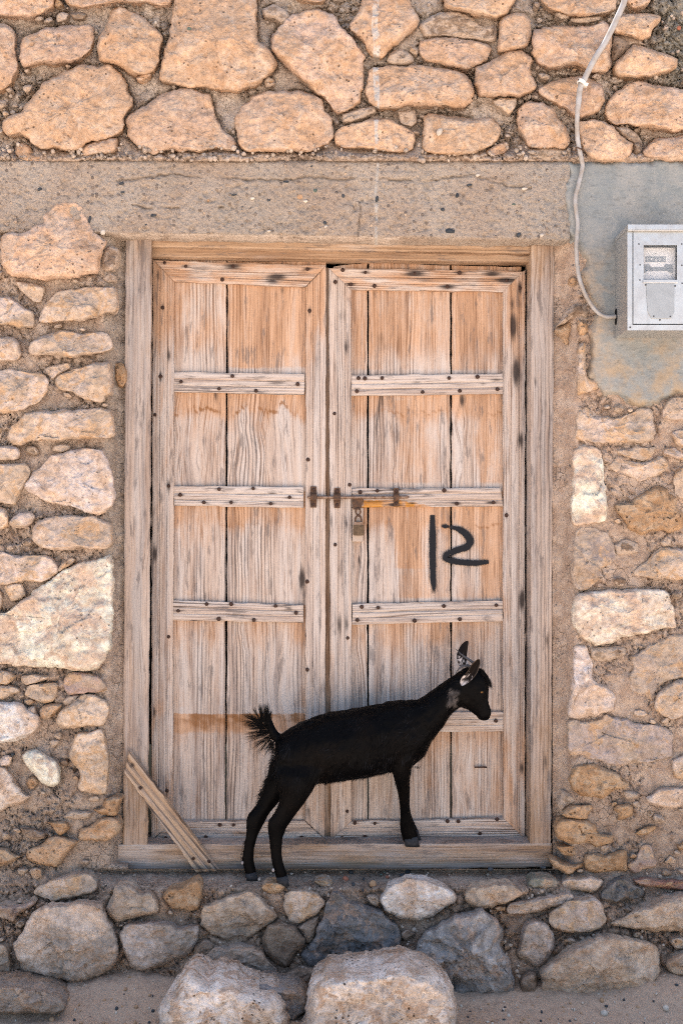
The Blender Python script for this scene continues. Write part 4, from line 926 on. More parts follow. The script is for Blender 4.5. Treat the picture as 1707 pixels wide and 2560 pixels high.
def scatter_grit():
    """countless grains and crumbs caught in the mortar: one joined part"""
    V, F = [], []; bm = bmesh.new(); bmesh.ops.create_icosphere(bm, subdivisions=1, radius=1.0)
    bv = np.array([q.co[:] for q in bm.verts]); bf = np.array([[q.index for q in f.verts] for f in bm.faces]); bm.free()
    n = 0
    r = np.random.default_rng(11)
    for _ in range(1200):
        u, v = r.uniform(-30, 1740), r.choice([r.uniform(360, 402), r.uniform(2176, 2500), r.uniform(-20, 390)], p=[.20, .48, .32])
        if v > 2225 and any((p.min(0) - 4 < (u, v)).all() and (p.max(0) + 4 > (u, v)).all() and sdf(np.array([[u, v]]), p)[0] > -3 for p, _ in SPOLY): continue
        if v < 360 and any((p.min(0) < (u, v)).all() and (p.max(0) > (u, v)).all() and sdf(np.array([[u, v]]), p)[0] > -2 for p, _ in SPOLY): continue
        sz = r.uniform(1.5, 5.5) * S * (1.4 if v < 402 else .9); y = float(wall_y(u, v)) + (-.006 if v > 402 else .010) - (.030 if 360 < v else 0) * (v < 402)
        V.append(bv * sz * r.uniform(.7, 1.3, 3) * (1 + .25 * r.standard_normal((len(bv), 1)) * .6) + W(u, v, y)); F.append(bf + n); n += len(bv)
    V = np.concatenate(V); F = np.concatenate(F)
    t = np.repeat(np.random.default_rng(3).uniform(.75, 1.25, len(V) // len(bv)), len(bv))[:, None]
    c = np.concatenate([t * np.array([[.58, .49, .40]]), np.ones((len(V), 1))], 1)
    part('mortar_crumb', mesh_np('mortar_crumb', V, F, True, M_MORTAR, {'tint': ('FLOAT_COLOR', c)}), house, kind='stuff')
scatter_grit()

# ------------------------------------------------------------------ sandy ground and what lies on it
def build_ground():
    xs = np.concatenate([[-70, -30, -12, -6, -3.2], np.arange(-1.45, 1.46, .012), [3.2, 6, 12, 30, 70]])
    ys = np.concatenate([[-90, -40, -18, -9, -5, -3.2, -2.0, -1.2, -.8], np.arange(-.62, .08, .012)])
    X, Y = np.meshgrid(xs, ys); x = X.ravel(); y = Y.ravel(); P = np.stack([x, y, 0 * x], 1)
    fade = sstep(-1.3, -.6, y)
    z = .014 * fbm(P, 5, 4) * fade + .004 * fbm(P, 40, 3, .6) * fade
    z = z + .052 * sstep(-.36, -.16, y) * (.55 + .35 * sstep(.0, -.6, x)) * fade
    z = z + .030 * np.exp(-((x - .95) / .35) ** 2) * sstep(-.40, -.2, y)
    P[:, 2] = z
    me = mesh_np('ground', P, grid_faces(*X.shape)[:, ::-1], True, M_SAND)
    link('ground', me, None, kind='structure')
build_ground()

def boulder(name, label, cat, poly, kind, y0, prot, tint, seed, depth, group=None, smear=0.0):
    """a loose rock: outline as seen, its own thickness and a closed back"""
    V, F, sm = stone_mesh(poly, kind, prot, smear, seed, base_y=y0, step=4.5, back=depth)
    n = int(F[0][1]) if False else None
    bm = bmesh.new(); vs = [bm.verts.new(q) for q in V]
    for f in F:
        try: bm.faces.new([vs[i] for i in f])
        except ValueError: pass
    ed = [e for e in bm.edges if e.is_boundary]
    bmesh.ops.holes_fill(bm, edges=ed, sides=0); bmesh.ops.recalc_face_normals(bm, faces=bm.faces)
    me = bpy.data.meshes.new(name); bm.to_mesh(me); bm.free(); me.polygons.foreach_set('use_smooth', [True] * len(me.polygons))
    at = me.attributes.new('smear', 'FLOAT', 'POINT'); at.data.foreach_set('value', np.asarray(sm, np.float32)); me.materials.append(MS[kind])
    o = recentre(link(name, me, None, label=label, category=cat)); o.color = (*tint, 1)
    if group: o['group'] = group
    return o
cv = lambda cr, s: parse(cr, s)
boulder('boulder', 'pitted pinkish white boulder on the sand, nearer the door brace', 'rock',
        np.vstack([cv('J', "1030,1290 1030,1080 1080,1020 1150,960 1180,880 1270,835 1310,860"), cv('K', "0,850 50,880 150,870 200,880 240,900 330,960 400,975 480,990 540,1040 560,1100 580,1160 595,1290")]), 'x', -.36, .14, (0.74, 0.67, 0.60), 901, .12)
boulder('boulder', 'larger pitted white boulder on the sand below the front hoof of the goat', 'rock',
        np.vstack([cv('K', "660,1290 665,1190 690,1130 710,1000 740,910 820,850 910,840 1000,825 1110,820 1180,825 1230,795 1320,790 1420,800 1500,840 1560,880"), cv('L', "10,900 60,950 75,1050 85,1150 85,1290")]), 'x', -.37, .15, (0.76, 0.69, 0.62), 905, .12)
boulder('rock', 'smooth blue grey rock wedged between the two pale boulders', 'rock',
        cv('K', "340,970 400,950 470,955 600,975 680,1010 700,1060 695,1120 640,1150 620,1180 600,1290 500,1290 380,1200 340,1080"), 'g', -.31, .05, (0.27, 0.265, 0.265), 907, .10)
boulder('rock', 'long smooth brown rock half sunk in the sand at the left corner', 'rock',
        cv('J', "-160,955 -20,955 100,960 280,980 380,1020 440,1070 430,1120 350,1145 250,1140 100,1140 -160,1145"), 'g', -.285, .095, (0.30, 0.25, 0.21), 908, .10)

def scatter_gravel():
    bm = bmesh.new(); bmesh.ops.create_icosphere(bm, subdivisions=1, radius=1.0)
    bv = np.array([q.co[:] for q in bm.verts]); bf = np.array([[q.index for q in f.verts] for f in bm.faces]); bm.free()
    r = np.random.default_rng(21)
    for nm, m, cnt in (('dark_gravel', M_PEB_D, 170), ('pale_gravel', M_PEB_W, 330), ('tan_gravel', M_PEB_T, 420)):
        V, F, n = [], [], 0
        for _ in range(cnt):
            x, y = r.uniform(-1.2, 1.2), r.uniform(-.60, -.22); sz = r.uniform(.0012, .0052) * (1 if r.random() < .90 else 2.4 if nm != 'dark_gravel' else 1.4)
            P = np.array([[x, y, 0]]); z = float(.014 * fbm(P, 5, 4)[0] + .052 * sstep(-.36, -.16, y) * (.55 + .35 * sstep(.0, -.6, x)) + .030 * np.exp(-((x - .95) / .35) ** 2) * sstep(-.40, -.2, y))
            V.append(bv * sz * r.uniform(.6, 1.3, 3) + (x, y, z + sz * .25)); F.append(bf + n); n += len(bv)
        link(nm, mesh_np(nm, np.concatenate(V), np.concatenate(F), True, m), None, kind='stuff', label={'d': 'dark', 'p': 'pale', 't': 'tan'}[nm[0]] + ' gravel strewn over the sand along the wall', category='gravel')
scatter_gravel()
# ------------------------------------------------------------------ boards
def lines(n0, n1, step, extra=(), edge=1.6):
    L = abs(n1 - n0); k = max(2, int(round(L / step)))
    t = np.concatenate([np.linspace(0, 1, k + 1), [edge / L, 1 - edge / L]])
    for g in extra: t = np.concatenate([t, [g - 2.2 / L, g - .9 / L, g + .9 / L, g + 2.2 / L]])
    t = np.unique(np.round(np.clip(t, 0, 1), 5)); return t

def vnoise1(u, seed, f=1.0):
    u = np.asarray(u, float); return vnoise(np.stack([u * f, np.full(u.shape, seed * 3.7), np.full(u.shape, seed * 1.3)], -1))

BSEED = [0]
def board(name, quad, y, th, parent, along, wear=None, mat=None, grooves=(), gdepth=.0032, nails=(), knots=(), cup=.0012, step=5.0, world_y=None, **props):
    """plank seen front-on: quad TL,TR,BR,BL in photo pixels on the plane at depth y, th thick; along = 'v' or 'h' (grain)"""
    BSEED[0] += 1; seed = BSEED[0]
    q = np.array(quad, float); wpx = np.hypot(*(q[1] - q[0])); hpx = np.hypot(*(q[3] - q[0])); hp2 = np.hypot(*(q[2] - q[1])); wp2 = np.hypot(*(q[2] - q[3]))
    wpx = max(wpx, wp2); hpx = max(hpx, hp2)
    s = lines(0, wpx, step, grooves if along == 'v' else ()); t = lines(0, hpx, step, grooves if along == 'h' else ())
    Sg, Tg = np.meshgrid(s, t); Sg = Sg.ravel(); Tg = Tg.ravel()
    uv = (q[0] * ((1 - Sg) * (1 - Tg))[:, None] + q[1] * (Sg * (1 - Tg))[:, None] + q[2] * (Sg * Tg)[:, None] + q[3] * ((1 - Sg) * Tg)[:, None])
    u, v = uv[:, 0], uv[:, 1]
    ac = (Sg * wpx if along == 'v' else Tg * hpx) * S; al = (Tg * hpx if along == 'v' else Sg * wpx) * S
    W_ = (wpx if along == 'v' else hpx) * S
    P0 = np.stack([ac * 3 + seed, al, np.full(ac.shape, seed * 2.3)], 1)
    yy = y + cup * fbm(P0, 4, 2) + .0006 * fbm(P0, 30, 2)
    for g in grooves:
        yy = yy + gdepth * (np.abs((ac / W_ - g) * W_ / S) < 1.3)
    edge = (Sg < 1e-4) | (Sg > 1 - 1e-4) | (Tg < 1e-4) | (Tg > 1 - 1e-4)
    yy = yy + np.where(edge, .0028, 0)
    # worn, slightly wandering edges
    j = 1.1 * fbm(np.stack([u * .01, v * .01, np.full(u.shape, seed)], 1), 3.0, 3)
    uj = u + np.where((Sg < .02) | (Sg > .98), j, 0); vj = v + np.where((Tg < .02) | (Tg > .98), j, 0)
    Pw = WA(uj, vj, yy)
    R, G, B = (np.zeros(u.shape) for _ in range(3))
    if wear: R, G, B = [np.broadcast_to(a, u.shape).astype(float) for a in wear(u, v, al, ac)]
    G = G.copy()
    for nl in nails:
        nu, nv = nl[0], nl[1]; a = nl[2] if len(nl) > 2 else 1.0; ex = nl[3] if len(nl) > 3 else 1.0
        du, dv = (u - nu), (v - nv)
        if along == 'v': d = np.sqrt((du / (7.0 * ex)) ** 2 + ((dv) / (24 * ex)) ** 2)
        else: d = np.sqrt((du / (24 * ex)) ** 2 + (dv / (7.0 * ex)) ** 2)
        G = np.maximum(G, a * .95 * np.exp(-d ** 1.3))
    ga, gl = ac.copy(), al.copy()
    for (ku, kv, kr, ks) in knots:
        du, dv = (u - ku) * S, (v - kv) * S
        if along == 'h': du, dv = dv, du
        r_ = np.sqrt(du ** 2 + (dv * .55) ** 2); w_ = np.exp(-(r_ / (kr * S * 1.6)) ** 2)
        ga = ga + w_ * (np.sign(du) * r_ * 1.5 - du) * ks * .32 + w_ * 0.008 * ks
    grain = np.stack([ga, gl, np.full(ac.shape, seed * 1.618)], 1)
    nr, nc = len(t), len(s); F = [tuple(f) for f in grid_faces(nr, nc)]
    ring = np.concatenate([np.arange(nc), np.arange(1, nr) * nc + nc - 1, (nr - 1) * nc + np.arange(nc - 2, -1, -1), np.arange(nr - 2, 0, -1) * nc])
    backv = Pw[ring].copy(); backv[:, 1] = y + th; b0 = nr * nc; m = len(ring)
    V = np.concatenate([Pw, backv]); F += [(ring[(i + 1) % m], ring[i], b0 + i, b0 + (i + 1) % m) for i in range(m)]
    F.append(tuple(b0 + i for i in range(m)))
    wearc = np.stack([R, G, B, np.ones_like(R)], 1)
    at = {'grain': ('FLOAT_VECTOR', np.concatenate([grain, grain[ring] + [0.0, 0, .7]])), 'wear': ('FLOAT_COLOR', np.concatenate([wearc, wearc[ring] * [1, .6, 0, 1]]))}
    me = mesh_np(name, V, F, False, mat or M_WOOD, at)
    n_front = (nr - 1) * (nc - 1); sm = np.zeros(len(me.polygons), bool); sm[:n_front] = True; me.polygons.foreach_set('use_smooth', sm)
    return part(name, me, parent, **props)

NAILM = []
for sd in range(3):
    bm = bmesh.new(); bmesh.ops.create_uvsphere(bm, u_segments=9, v_segments=6, radius=1.0)
    rr = random.Random(sd)
    for q in bm.verts:
        q.co.x *= 1 + rr.uniform(-.12, .12); q.co.z *= 1 + rr.uniform(-.12, .12); q.co.y *= .45
    me = bpy.data.meshes.new('nail'); bm.to_mesh(me); bm.free(); me.polygons.foreach_set('use_smooth', [True] * len(me.polygons)); me.materials.append(M_NAIL); NAILM.append(me)
def nail(parent, u, v, y, r=5.2):
    o = bpy.data.objects.new('nail', NAILM[int(u + v) % 3]); C.objects.link(o); o.parent = parent
    w = Vector((0, 0, 0)); q = parent
    while q: w += q.location; q = q.parent
    o.location = Vector(W(u, v, y - .0006)) - w
    k = r * S * random.uniform(.85, 1.1); o.scale = (k, k * 1.0, k); return o

YF, YL, YP = .060, .132, .148           # depth of the frame face, the leaf's rails and stiles, the planks behind them
# ------------------------------------------------------------------ frame
frame = thing('door_frame', 'weathered grey timber door frame with a broad plank sill, set in the stone wall', 'door frame', W(853, 2172, .09))
def w_post(u, v, al, ac):
    R = .26 + .30 * sstep(820, 640, v) - .14 * np.exp(-((v - 1250) / 420) ** 2) + .32 * sstep(1500, 2050, v) + .12 * fbm(np.stack([u * .004, v * .002, u * 0], 1), 3, 3)
    return R, 0 * u, 0 * u
board('jamb', [(315, 590), (380, 590), (369, 2147), (308, 2147)], YF, .016, frame, 'v', w_post, M_FRAMEWOOD, nails=[(352, 705, .45, 2.2), (343, 769, .35), (337, 780, .4), (369, 1490, .3, 1.6), (345, 1800, .5, .6), (340, 1840, .5, .7), (347, 1775, .3), (346, 860, .35), (330, 1085, .3), (360, 1305, .25)], knots=[(350, 1480, 30, .5)], step=5)
board('jamb', [(1327, 612), (1384, 612), (1376, 2129), (1325, 2129)], YF, .11, frame, 'v', w_post, M_FRAMEWOOD, nails=[(1338, 955, .8, .8), (1336, 1128, .7, .6), (1370, 1090, .55, 1.3), (1335, 1240, .7, .7), (1364, 1010, .6, .9), (1366, 1600, .9, 1.1), (1336, 1465, .6, .6), (1335, 1630, .7, .5), (1333, 1740, .7, .6), (1334, 1817, .7, .6), (1362, 1905, .8, 1.1), (1333, 1965, .6, .5), (1358, 672, .6, .9), (1365, 850, .6), (1344, 800, .5), (1330, 845, .5)], knots=[(1335, 778, 22, .8)], grooves=(.86,), gdepth=.002)
board('sill', [(232, 2112), (1378, 2108), (1378, 2168), (232, 2182)], YF - .002, .13, frame, 'h', lambda u, v, al, ac: (.62 + .2 * fbm(np.stack([u * .003, v * .02, u * 0], 1), 3, 2) - .35 * sstep(2118, 2110, v), .22 * sstep(300, 236, u), 0 * u), M_FRAMEWOOD, nails=[(745, 2153, .4, .6), (893, 2137, .4, .6), (936, 2138, .4, .6), (1334, 2147, .5, .8)])
w_head = lambda u, v, al, ac: (1.0 + .25 * fbm(np.stack([u * .004, v * .03, u * 0], 1), 3, 3), .12 * np.maximum(0, fbm(np.stack([u * .008, v * .05, u * 0], 1), 3, 3)), 0 * u)
board('head_beam', [(379, 584), (1328, 600), (1328, 635), (379, 617)], .072, .10, frame, 'h', w_head, M_FRAMEWOOD, nails=[(1222, 607, .5, .5), (395, 614, .5)])
board('head_beam', [(379, 618.5), (1328, 636.5), (1328, 655), (379, 642)], .100, .07, frame, 'h', w_head, M_FRAMEWOOD, nails=[(542, 629, .4, .4), (1000, 640, .4, 1.2)])

# ------------------------------------------------------------------ leaves
def panel_wear(tops, bots, strength=1.0, seed=0, upper=.95):
    """tan wood kept fresh below each rail, a ragged rust tide line, then bleached grey boards, a blue grey line above the next rail"""
    def f(u, v, al, ac):
        R = np.full(u.shape, .45); G = np.zeros(u.shape); B = np.zeros(u.shape)
        for k, (b, nt) in enumerate(zip(bots, tops)):
            m = (v >= b - 42) & (v < nt + 42) if k else (v < nt + 42)
            d = v - b; e = nt - v
            wob = 13 * vnoise1(u, seed + k, .028) + 9 * vnoise1(u, seed + k + 9, .11) + 7 * vnoise1(u, seed + k + 19, .3)
            if k == 0:
                r = upper - .28 * sstep(90, 20, e) + .30 * vnoise1(u, seed, .013) - .12
                bb = 0 * u
            elif k == len(bots) - 1:
                r = .36 + .22 * sstep(70, 0, d) + .25 * vnoise1(u, seed + 4, .02); bb = 0 * u
            else:
                st = (1.0, .75, .5)[min(k - 1, 2)]
                r = .28 + .60 * sstep(70, 26, d + wob) * st * np.clip(.75 + .6 * vnoise1(u, seed + k + 33, .012), .2, 1.1) + .18 * vnoise1(u, seed + k, .017) + .14 * sstep(120, 50, d)
                bb = st * .85 * np.exp(-((d - 44 + wob) / 6.5) ** 2) * np.clip(.62 + .6 * vnoise1(u, seed + k + 3, .03), 0, 1)
            r = r - .75 * sstep(17, 3, e)
            R = np.where(m, r, R); B = np.where(m, bb, B)
        return R, G, B
    return f
def stile_wear(top, mid=.12):
    return lambda u, v, al, ac: (top * sstep(1080, 760, v) + mid + .30 * sstep(1650, 1950, v) + .30 * fbm(np.stack([u * .02, v * .004, u * 0], 1), 2, 3), .55 * np.maximum(0, fbm(np.stack([u * .05, v * .007, u * 0 + top], 1), 2.2, 3) - .08), 0 * u)
rail_wear = lambda lv: (lambda u, v, al, ac: (lv + .22 * fbm(np.stack([u * .006, v * .03, u * 0], 1), 3, 3), .62 * np.maximum(0, fbm(np.stack([u * .010, v * .09, u * 0 + lv * 9], 1), 2.5, 3) - .06), 0 * u))

TOPS_L, BOTS_L = [932, 1217, 1503, 1782, 2053], [702, 985, 1268, 1555, 1829]
TOPS_R, BOTS_R = [938, 1221, 1508, 1782, 2048], [727, 988, 1268, 1557, 1831]
left = thing('door_leaf', 'left door leaf with a bare brown strip where its lowest rail is gone', 'door', W(600, 2099, .15), 'leaves of the double door')
wl = panel_wear(TOPS_L, BOTS_L, 1, 3)
def wl2(u, v, al, ac):
    R, G, B = wl(u, v, al, ac); jg = 3 * vnoise1(u, 12, .2); strip = sstep(1779, 1786, v + jg) * sstep(1836, 1822, v + jg * 2)
    R = R * (1 - strip) + strip * (1.0 + .25 * vnoise1(u, 6, .03)); B = np.maximum(B, strip * (.70 + .5 * vnoise1(u, 8, .02) + .35 * fbm(np.stack([u * .03, v * .06, u * 0], 1), 1.5, 3)) * (1 - .6 * sstep(1800, 1832, v + 12 * vnoise1(u, 2, .06))))
    return R, G, B
board('plank', [(394, 636), (566, 640), (562.5, 2092), (390, 2092)], YP, .022, left, 'v', wl2, knots=[(499, 1150, 30, 1.0), (455, 1040, 26, .8), (447, 1175, 16, .8)], nails=[(541, 987, .8, 1.2), (515, 1490, .8, 1.0), (468, 1978, .6, .9)], cup=.003)
board('plank', [(570, 640), (814, 648), (814, 2092), (567, 2092)], YP + .001, .022, left, 'v', wl2, knots=[(665, 1065, 30, 1.0), (612, 1045, 18, .8), (705, 1050, 20, .8), (583, 1206, 16, .8), (605, 1572, 14, .9), (690, 1700, 24, .8), (694, 1745, 16, .7)], nails=[(755, 1448, 1.3, 1.3), (657, 1033, .8, .6), (706, 725, .9, .8), (690, 735, .6), (547, 713, .8)], cup=.003)
board('cover_strip', [(808, 668), (834, 672), (838, 2096), (803, 2096)], YP - .006, .02, left, 'v', lambda u, v, al, ac: (.55 + .3 * fbm(np.stack([u * .02, v * .004, u * 0], 1), 2, 3), .3 * np.maximum(0, fbm(np.stack([u * .05, v * .01, u * 0], 1), 2, 2)), 0 * u), M_OLDWOOD)
nl = [(402, 941, 1, .9), (388, 1037, .9, .5), (422, 1215, 1, .9), (422, 1592, .6, .5), (387, 1385, 1.1, 1.3), (395, 689, .9, .9), (407, 769, .9, .8), (423, 888, 1, 1), (401, 943, .9, .8), (386, 1780, .9, .9), (418, 1977, .8, .6), (405, 1890, .4)]
board('stile', [(382.5, 649), (436, 704), (432, 2052), (378, 2102)], YL, .02, left, 'v', stile_wear(.72, .22), grooves=(.33, .68), nails=nl)
board('stile', [(765, 717), (815, 664), (812, 2099), (764, 2052)], YL + .0005, .02, left, 'v', stile_wear(.62, .02), grooves=(.36, .70), nails=[(774, 777, .9, .9), (770, 1149, .5, .5), (768, 1454, .6, .6), (768, 1674, .8, .7), (757, 1672, 1.2, .7), (772, 2027, .9, .8), (778, 845, .5), (793, 1290, .5)])
board('rail', [(385, 651), (815, 664), (764, 717), (436, 704)], YL - .001, .02, left, 'h', rail_wear(.62), grooves=(.42, .72), nails=[(412, 657, .9, .6), (465, 666, .9, .8), (583, 666, 1.1, 1.4), (556, 699, .6, .6), (769, 673, 1, .8), (692, 692, 1.2, 1.4), (680, 702, 1, 1)])
NL1 = [(581, 940), (453, 954), (744, 960), (548, 972), (640, 977)]
NL2 = [(548, 1223), (633, 1221), (451, 1237), (724, 1243), (510, 1256), (578, 1256), (677, 1259)]
NL3 = [(517, 1510), (578, 1510), (689, 1515), (446, 1527), (740, 1532), (547, 1547), (635, 1550)]
board('rail', [(434, 930), (762, 936), (761, 987), (436, 980)], YL + .001, .018, left, 'h', rail_wear(.08), grooves=(.36, .66), nails=[(a, b, .75, .9) for a, b in NL1] + [(475, 944, .8, .8), (690, 958, .7, 1.5)])
board('rail', [(434, 1215), (759, 1217), (759, 1270), (436, 1264)], YL + .001, .018, left, 'h', rail_wear(-.05), grooves=(.36, .70), nails=[(a, b, .85, .8) for a, b in NL2])
board('rail', [(432, 1501), (759, 1513), (759, 1557), (432, 1551)], YL + .001, .018, left, 'h', rail_wear(.08), grooves=(.34, .64), nails=[(a, b, .85, .8) for a, b in NL3] + [(720, 1526, .6, 1.2)])
NLB = [(584, 2062), (550, 2062), (754, 2093), (515, 2093), (415, 2095)]
board('rail', [(432, 2053), (763, 2053), (811, 2099), (384, 2099)], YL - .001, .02, left, 'h', rail_wear(.30), grooves=(.36, .66), nails=[(a, b, .9, .7) for a, b in NLB])
for a, b in NL1 + NL2 + NL3 + NLB + [(412, 657), (465, 666), (583, 666), (556, 699), (769, 673), (770, 1149), (768, 1454), (768, 1674), (774, 777), (422, 1215), (388, 1037), (422, 1592), (402, 941), (407, 769), (418, 1977)]:
    nail(left, a, b, YL)

right = thing('door_leaf', 'right leaf of the plank door, marked with the black number 12', 'door', W(1060, 2099, .15), 'leaves of the double door')
wr = panel_wear(TOPS_R, BOTS_R, 1, 31, .82)
def wr2(u, v, al, ac):
    R, G, B = wr(u, v, al, ac)
    G = np.maximum(G, .55 * np.maximum(0, fbm(np.stack([u * .02, v * .008, u * 0], 1), 1.6, 3) - .05) * sstep(745, 800, v) * sstep(925, 850, v) * (u < 1125))
    R = R + .35 * np.exp(-((u - 1030) / 45) ** 2) * (v > 1000) * (v < 1500) + .45 * sstep(1180, 1215, u) * (v > 990) * (v < 1550) + .3 * np.exp(-((u - 1010) / 50) ** 2) * (v > 1268) * (v < 1420)
    G = np.maximum(G, .8 * np.exp(-((u - 950 - (v - 990) * -.12) / 5) ** 2) * (v > 985) * sstep(1230, 1000, v))
    return np.minimum(R, 1.08), G, B
board('plank', [(832, 666), (917.5, 657), (917.5, 2092), (832, 2092)], YP + .001, .022, right, 'v', wr2, knots=[(886, 1480, 14, .8), (890, 1590, 18, .8)], nails=[(897, 1400, .9, .8)], cup=.003)
board('plank', [(922, 657), (1124.5, 664), (1125, 2092), (922, 2092)], YP, .022, right, 'v', wr2, knots=[(987, 1184, 14, .6), (1022, 1184, 12, .6), (1012, 1210, 6, .7)], nails=[(955, 1003, .8, 1.2), (1057, 985, .4), (1120, 1605, .7, 1.4), (1032, 1360, .7, .9), (975, 1482, .6, .6), (1103, 735, .8, .7), (935, 735, .7, 1.0)], cup=.003)
board('plank', [(1129, 664), (1303, 668), (1302, 2092), (1129.5, 2092)], YP + .0015, .022, right, 'v', wr2, knots=[(1154, 1056, 26, 1.2), (1157, 1213, 16, 1.0), (1234, 1213, 14, .8), (1145, 1938, 18, 1.2)], nails=[(1155, 1000, 1.1, 1.0)], cup=.003)
board('stile', [(822, 670), (878, 724), (878, 2052), (827, 2099)], YL, .02, right, 'v', stile_wear(.45, .02), grooves=(.38, .72), nails=[(838, 705, .9, .7), (865, 868, 1, .9), (836, 1034, .6, .6), (874, 1212, .6, .5), (838, 1362, .6, .5), (869, 1595, .6, .5), (868, 1560, .8, 1.3), (848, 1560, .8, 1.8), (868, 2028, .8, .6), (866, 1310, .9, .6), (853, 1292, .5, .4), (850, 790, .6)])
board('stile', [(1257, 728), (1312, 674), (1311, 2099), (1257, 2045)], YL + .0005, .02, right, 'v', stile_wear(.42, .28), grooves=(.36, .74), nails=[(1299, 720, 1, 1), (1283, 815, 1.2, 1.7), (1290, 930, 1.2, 1.9), (1301, 1100, 1.1, 1.2), (1265, 1288, .8, .8), (1304, 1500, 1.2, 1.4), (1268, 700, .6), (1303, 1920, 1.1, 1), (1280, 760, .8, 1.2)])
board('rail', [(822, 670), (1307, 678), (1257, 729), (877, 724)], YL - .001, .02, right, 'h', rail_wear(.55), grooves=(.40, .70), nails=[(857, 675, .9, .6), (913, 681, 1, .8), (1036, 683, 1.2, 1.4), (1148, 682, 1, .9), (1230, 684, 1.1, 1.3), (1266, 701, 1.2, 1.4), (876, 711, 1.1, .8), (936, 715, .9, .7), (1118, 717, 1.1, 1.2), (1060, 700, .6, 2)])
NR1 = [(896, 945), (955, 945), (1122, 945), (1193, 942), (892, 978), (1056, 980), (1149, 977), (1243, 973), (912, 946)]
NR2 = [(900, 1230), (943, 1227), (1110, 1226), (1233, 1256), (1141, 1259)]
NR3 = [(904, 1517), (945, 1519), (1109, 1515), (1240, 1513), (893, 1550), (1036, 1552), (1149, 1548)]
board('rail', [(878, 938), (1256, 934), (1256, 984), (879, 990)], YL + .001, .018, right, 'h', rail_wear(.15), grooves=(.42, .68), nails=[(a, b, .7, .6) for a, b in NR1] + [(1240, 950, .8, 1.2), (1206, 958, .7, .5)])
def w_r2(u, v, al, ac):
    R, G, B = rail_wear(-.02)(u, v, al, ac); yb = np.where(u < 1010, 1250, 1250 + (u - 1010) * .25) + 2.5 * vnoise1(u, 5, .06)
    br = (v > yb) * (u > 905) * (u < 1085)
    return np.where(br, 1.45 + .3 * vnoise1(u, 9, .1), R), np.where(br, .25 * np.maximum(0, vnoise1(u + v * 3, 4, .08)), G), B
board('rail', [(879, 1222), (1250, 1219), (1257, 1266), (880, 1268)], YL + .001, .018, right, 'h', w_r2, grooves=(.30, .66), nails=[(a, b, .8, .8) for a, b in NR2] + [(990, 1222, 1, .9), (1225, 1257, .9, .9), (1030, 1258, .9, .6), (985, 1262, 1.2, .8)])
board('rail', [(880, 1510), (1256, 1502), (1256, 1553), (880, 1562)], YL + .001, .018, right, 'h', rail_wear(.12), grooves=(.40, .66), nails=[(a, b, .8, .7) for a, b in NR3] + [(975, 1533, .6, .7)])
board('rail', [(879, 1783), (1257, 1780), (1257, 1828), (879, 1832)], YL + .001, .018, right, 'h', rail_wear(.42), grooves=(.36, .66), nails=[(1239, 1802, .8, .6), (1185, 1805, .5, 1.0)])
NRB = [(887, 2057), (937, 2058), (1118, 2053), (1145, 2053), (1242, 2048), (855, 2095), (912, 2092), (1199, 2084)]
board('rail', [(877, 2053), (1258, 2045), (1307, 2094), (828, 2099)], YL - .001, .02, right, 'h', rail_wear(.25), grooves=(.36, .60, .8), nails=[(a, b, .9, .6) for a, b in NRB])
for a, b in NR1 + NR2 + NR3 + NRB + [(1239, 1802), (857, 675), (913, 681), (1148, 682), (876, 711), (936, 715), (1118, 717), (1266, 701), (1036, 683), (838, 705), (836, 1034), (874, 1212), (838, 1362), (869, 1595), (868, 2028), (1265, 1288), (1299, 720)]:
    nail(right, a, b, YL)
# a bent nail sticking out of the lower right plank
pth = [W(1187, 1918, YP), W(1187, 1918, YP - .008), W(1192, 1918, YP - .014), W(1216, 1918, YP - .012)]
v_, f_ = tube_arrays(pth, [.0022, .0022, .0024, .0030], 8); part('bent_nail', mesh_np('bent_nail', v_, f_, True, M_NAIL), right)

def painted(strokes, parent):
    V, F, A = [], [], []
    for pts, wid in strokes:
        P = catmull(pts, 10); n = len(P); wd = np.interp(np.linspace(0, 1, n), np.linspace(0, 1, len(wid)), [w[0] for w in wid]); st = np.interp(np.linspace(0, 1, n), np.linspace(0, 1, len(wid)), [w[1] for w in wid])
        T = np.gradient(P, axis=0); T /= np.linalg.norm(T, axis=1, keepdims=True) + 1e-9; Nn = np.stack([-T[:, 1], T[:, 0]], 1); b = len(V); K = 7
        prof = [-1.9, -1.1, -.6, 0, .6, 1.1, 1.9]; al = [0, .34, .85, 1.0, .85, .34, 0]
        for i in range(n):
            for k in range(K):
                q = P[i] + Nn[i] * prof[k] * wd[i] / 2; V.append(W(q[0], q[1], YP - .0042)); A.append(al[k] * st[i])
        F += [(b + i * K + k, b + i * K + k + 1, b + (i + 1) * K + k + 1, b + (i + 1) * K + k) for i in range(n - 1) for k in range(K - 1)]
    me = mesh_np('painted_number', V, F, True, M_PAINT, {'ink': ('FLOAT', A)})
    part('painted_number', me, parent, label='black sprayed number 12')
painted([([(1080, 1288), (1081, 1330), (1081, 1390), (1082, 1440), (1083, 1455), (1084, 1490)], [(13, .7), (15, 1.1), (15, 1.15), (15, 1.1), (14, .95), (11, .25)]),
         ([(1104, 1315), (1113, 1316), (1122, 1317)], [(8, .55), (10, .85), (8, .55)]),
         ([(1118, 1317), (1139, 1321), (1155, 1328), (1169, 1341), (1174, 1355), (1167, 1367), (1150, 1373), (1129, 1381), (1117, 1388), (1115, 1396), (1129, 1402), (1153, 1406), (1184, 1408), (1221, 1405)],
          [(8, .35), (12, .8), (16, 1.05), (17, 1.1), (17, 1.1), (16, 1.1), (15, 1.05), (15, 1.05), (16, 1.1), (15, 1.1), (14, 1.05), (14, 1.0), (14, .95), (12, .7)])], right)

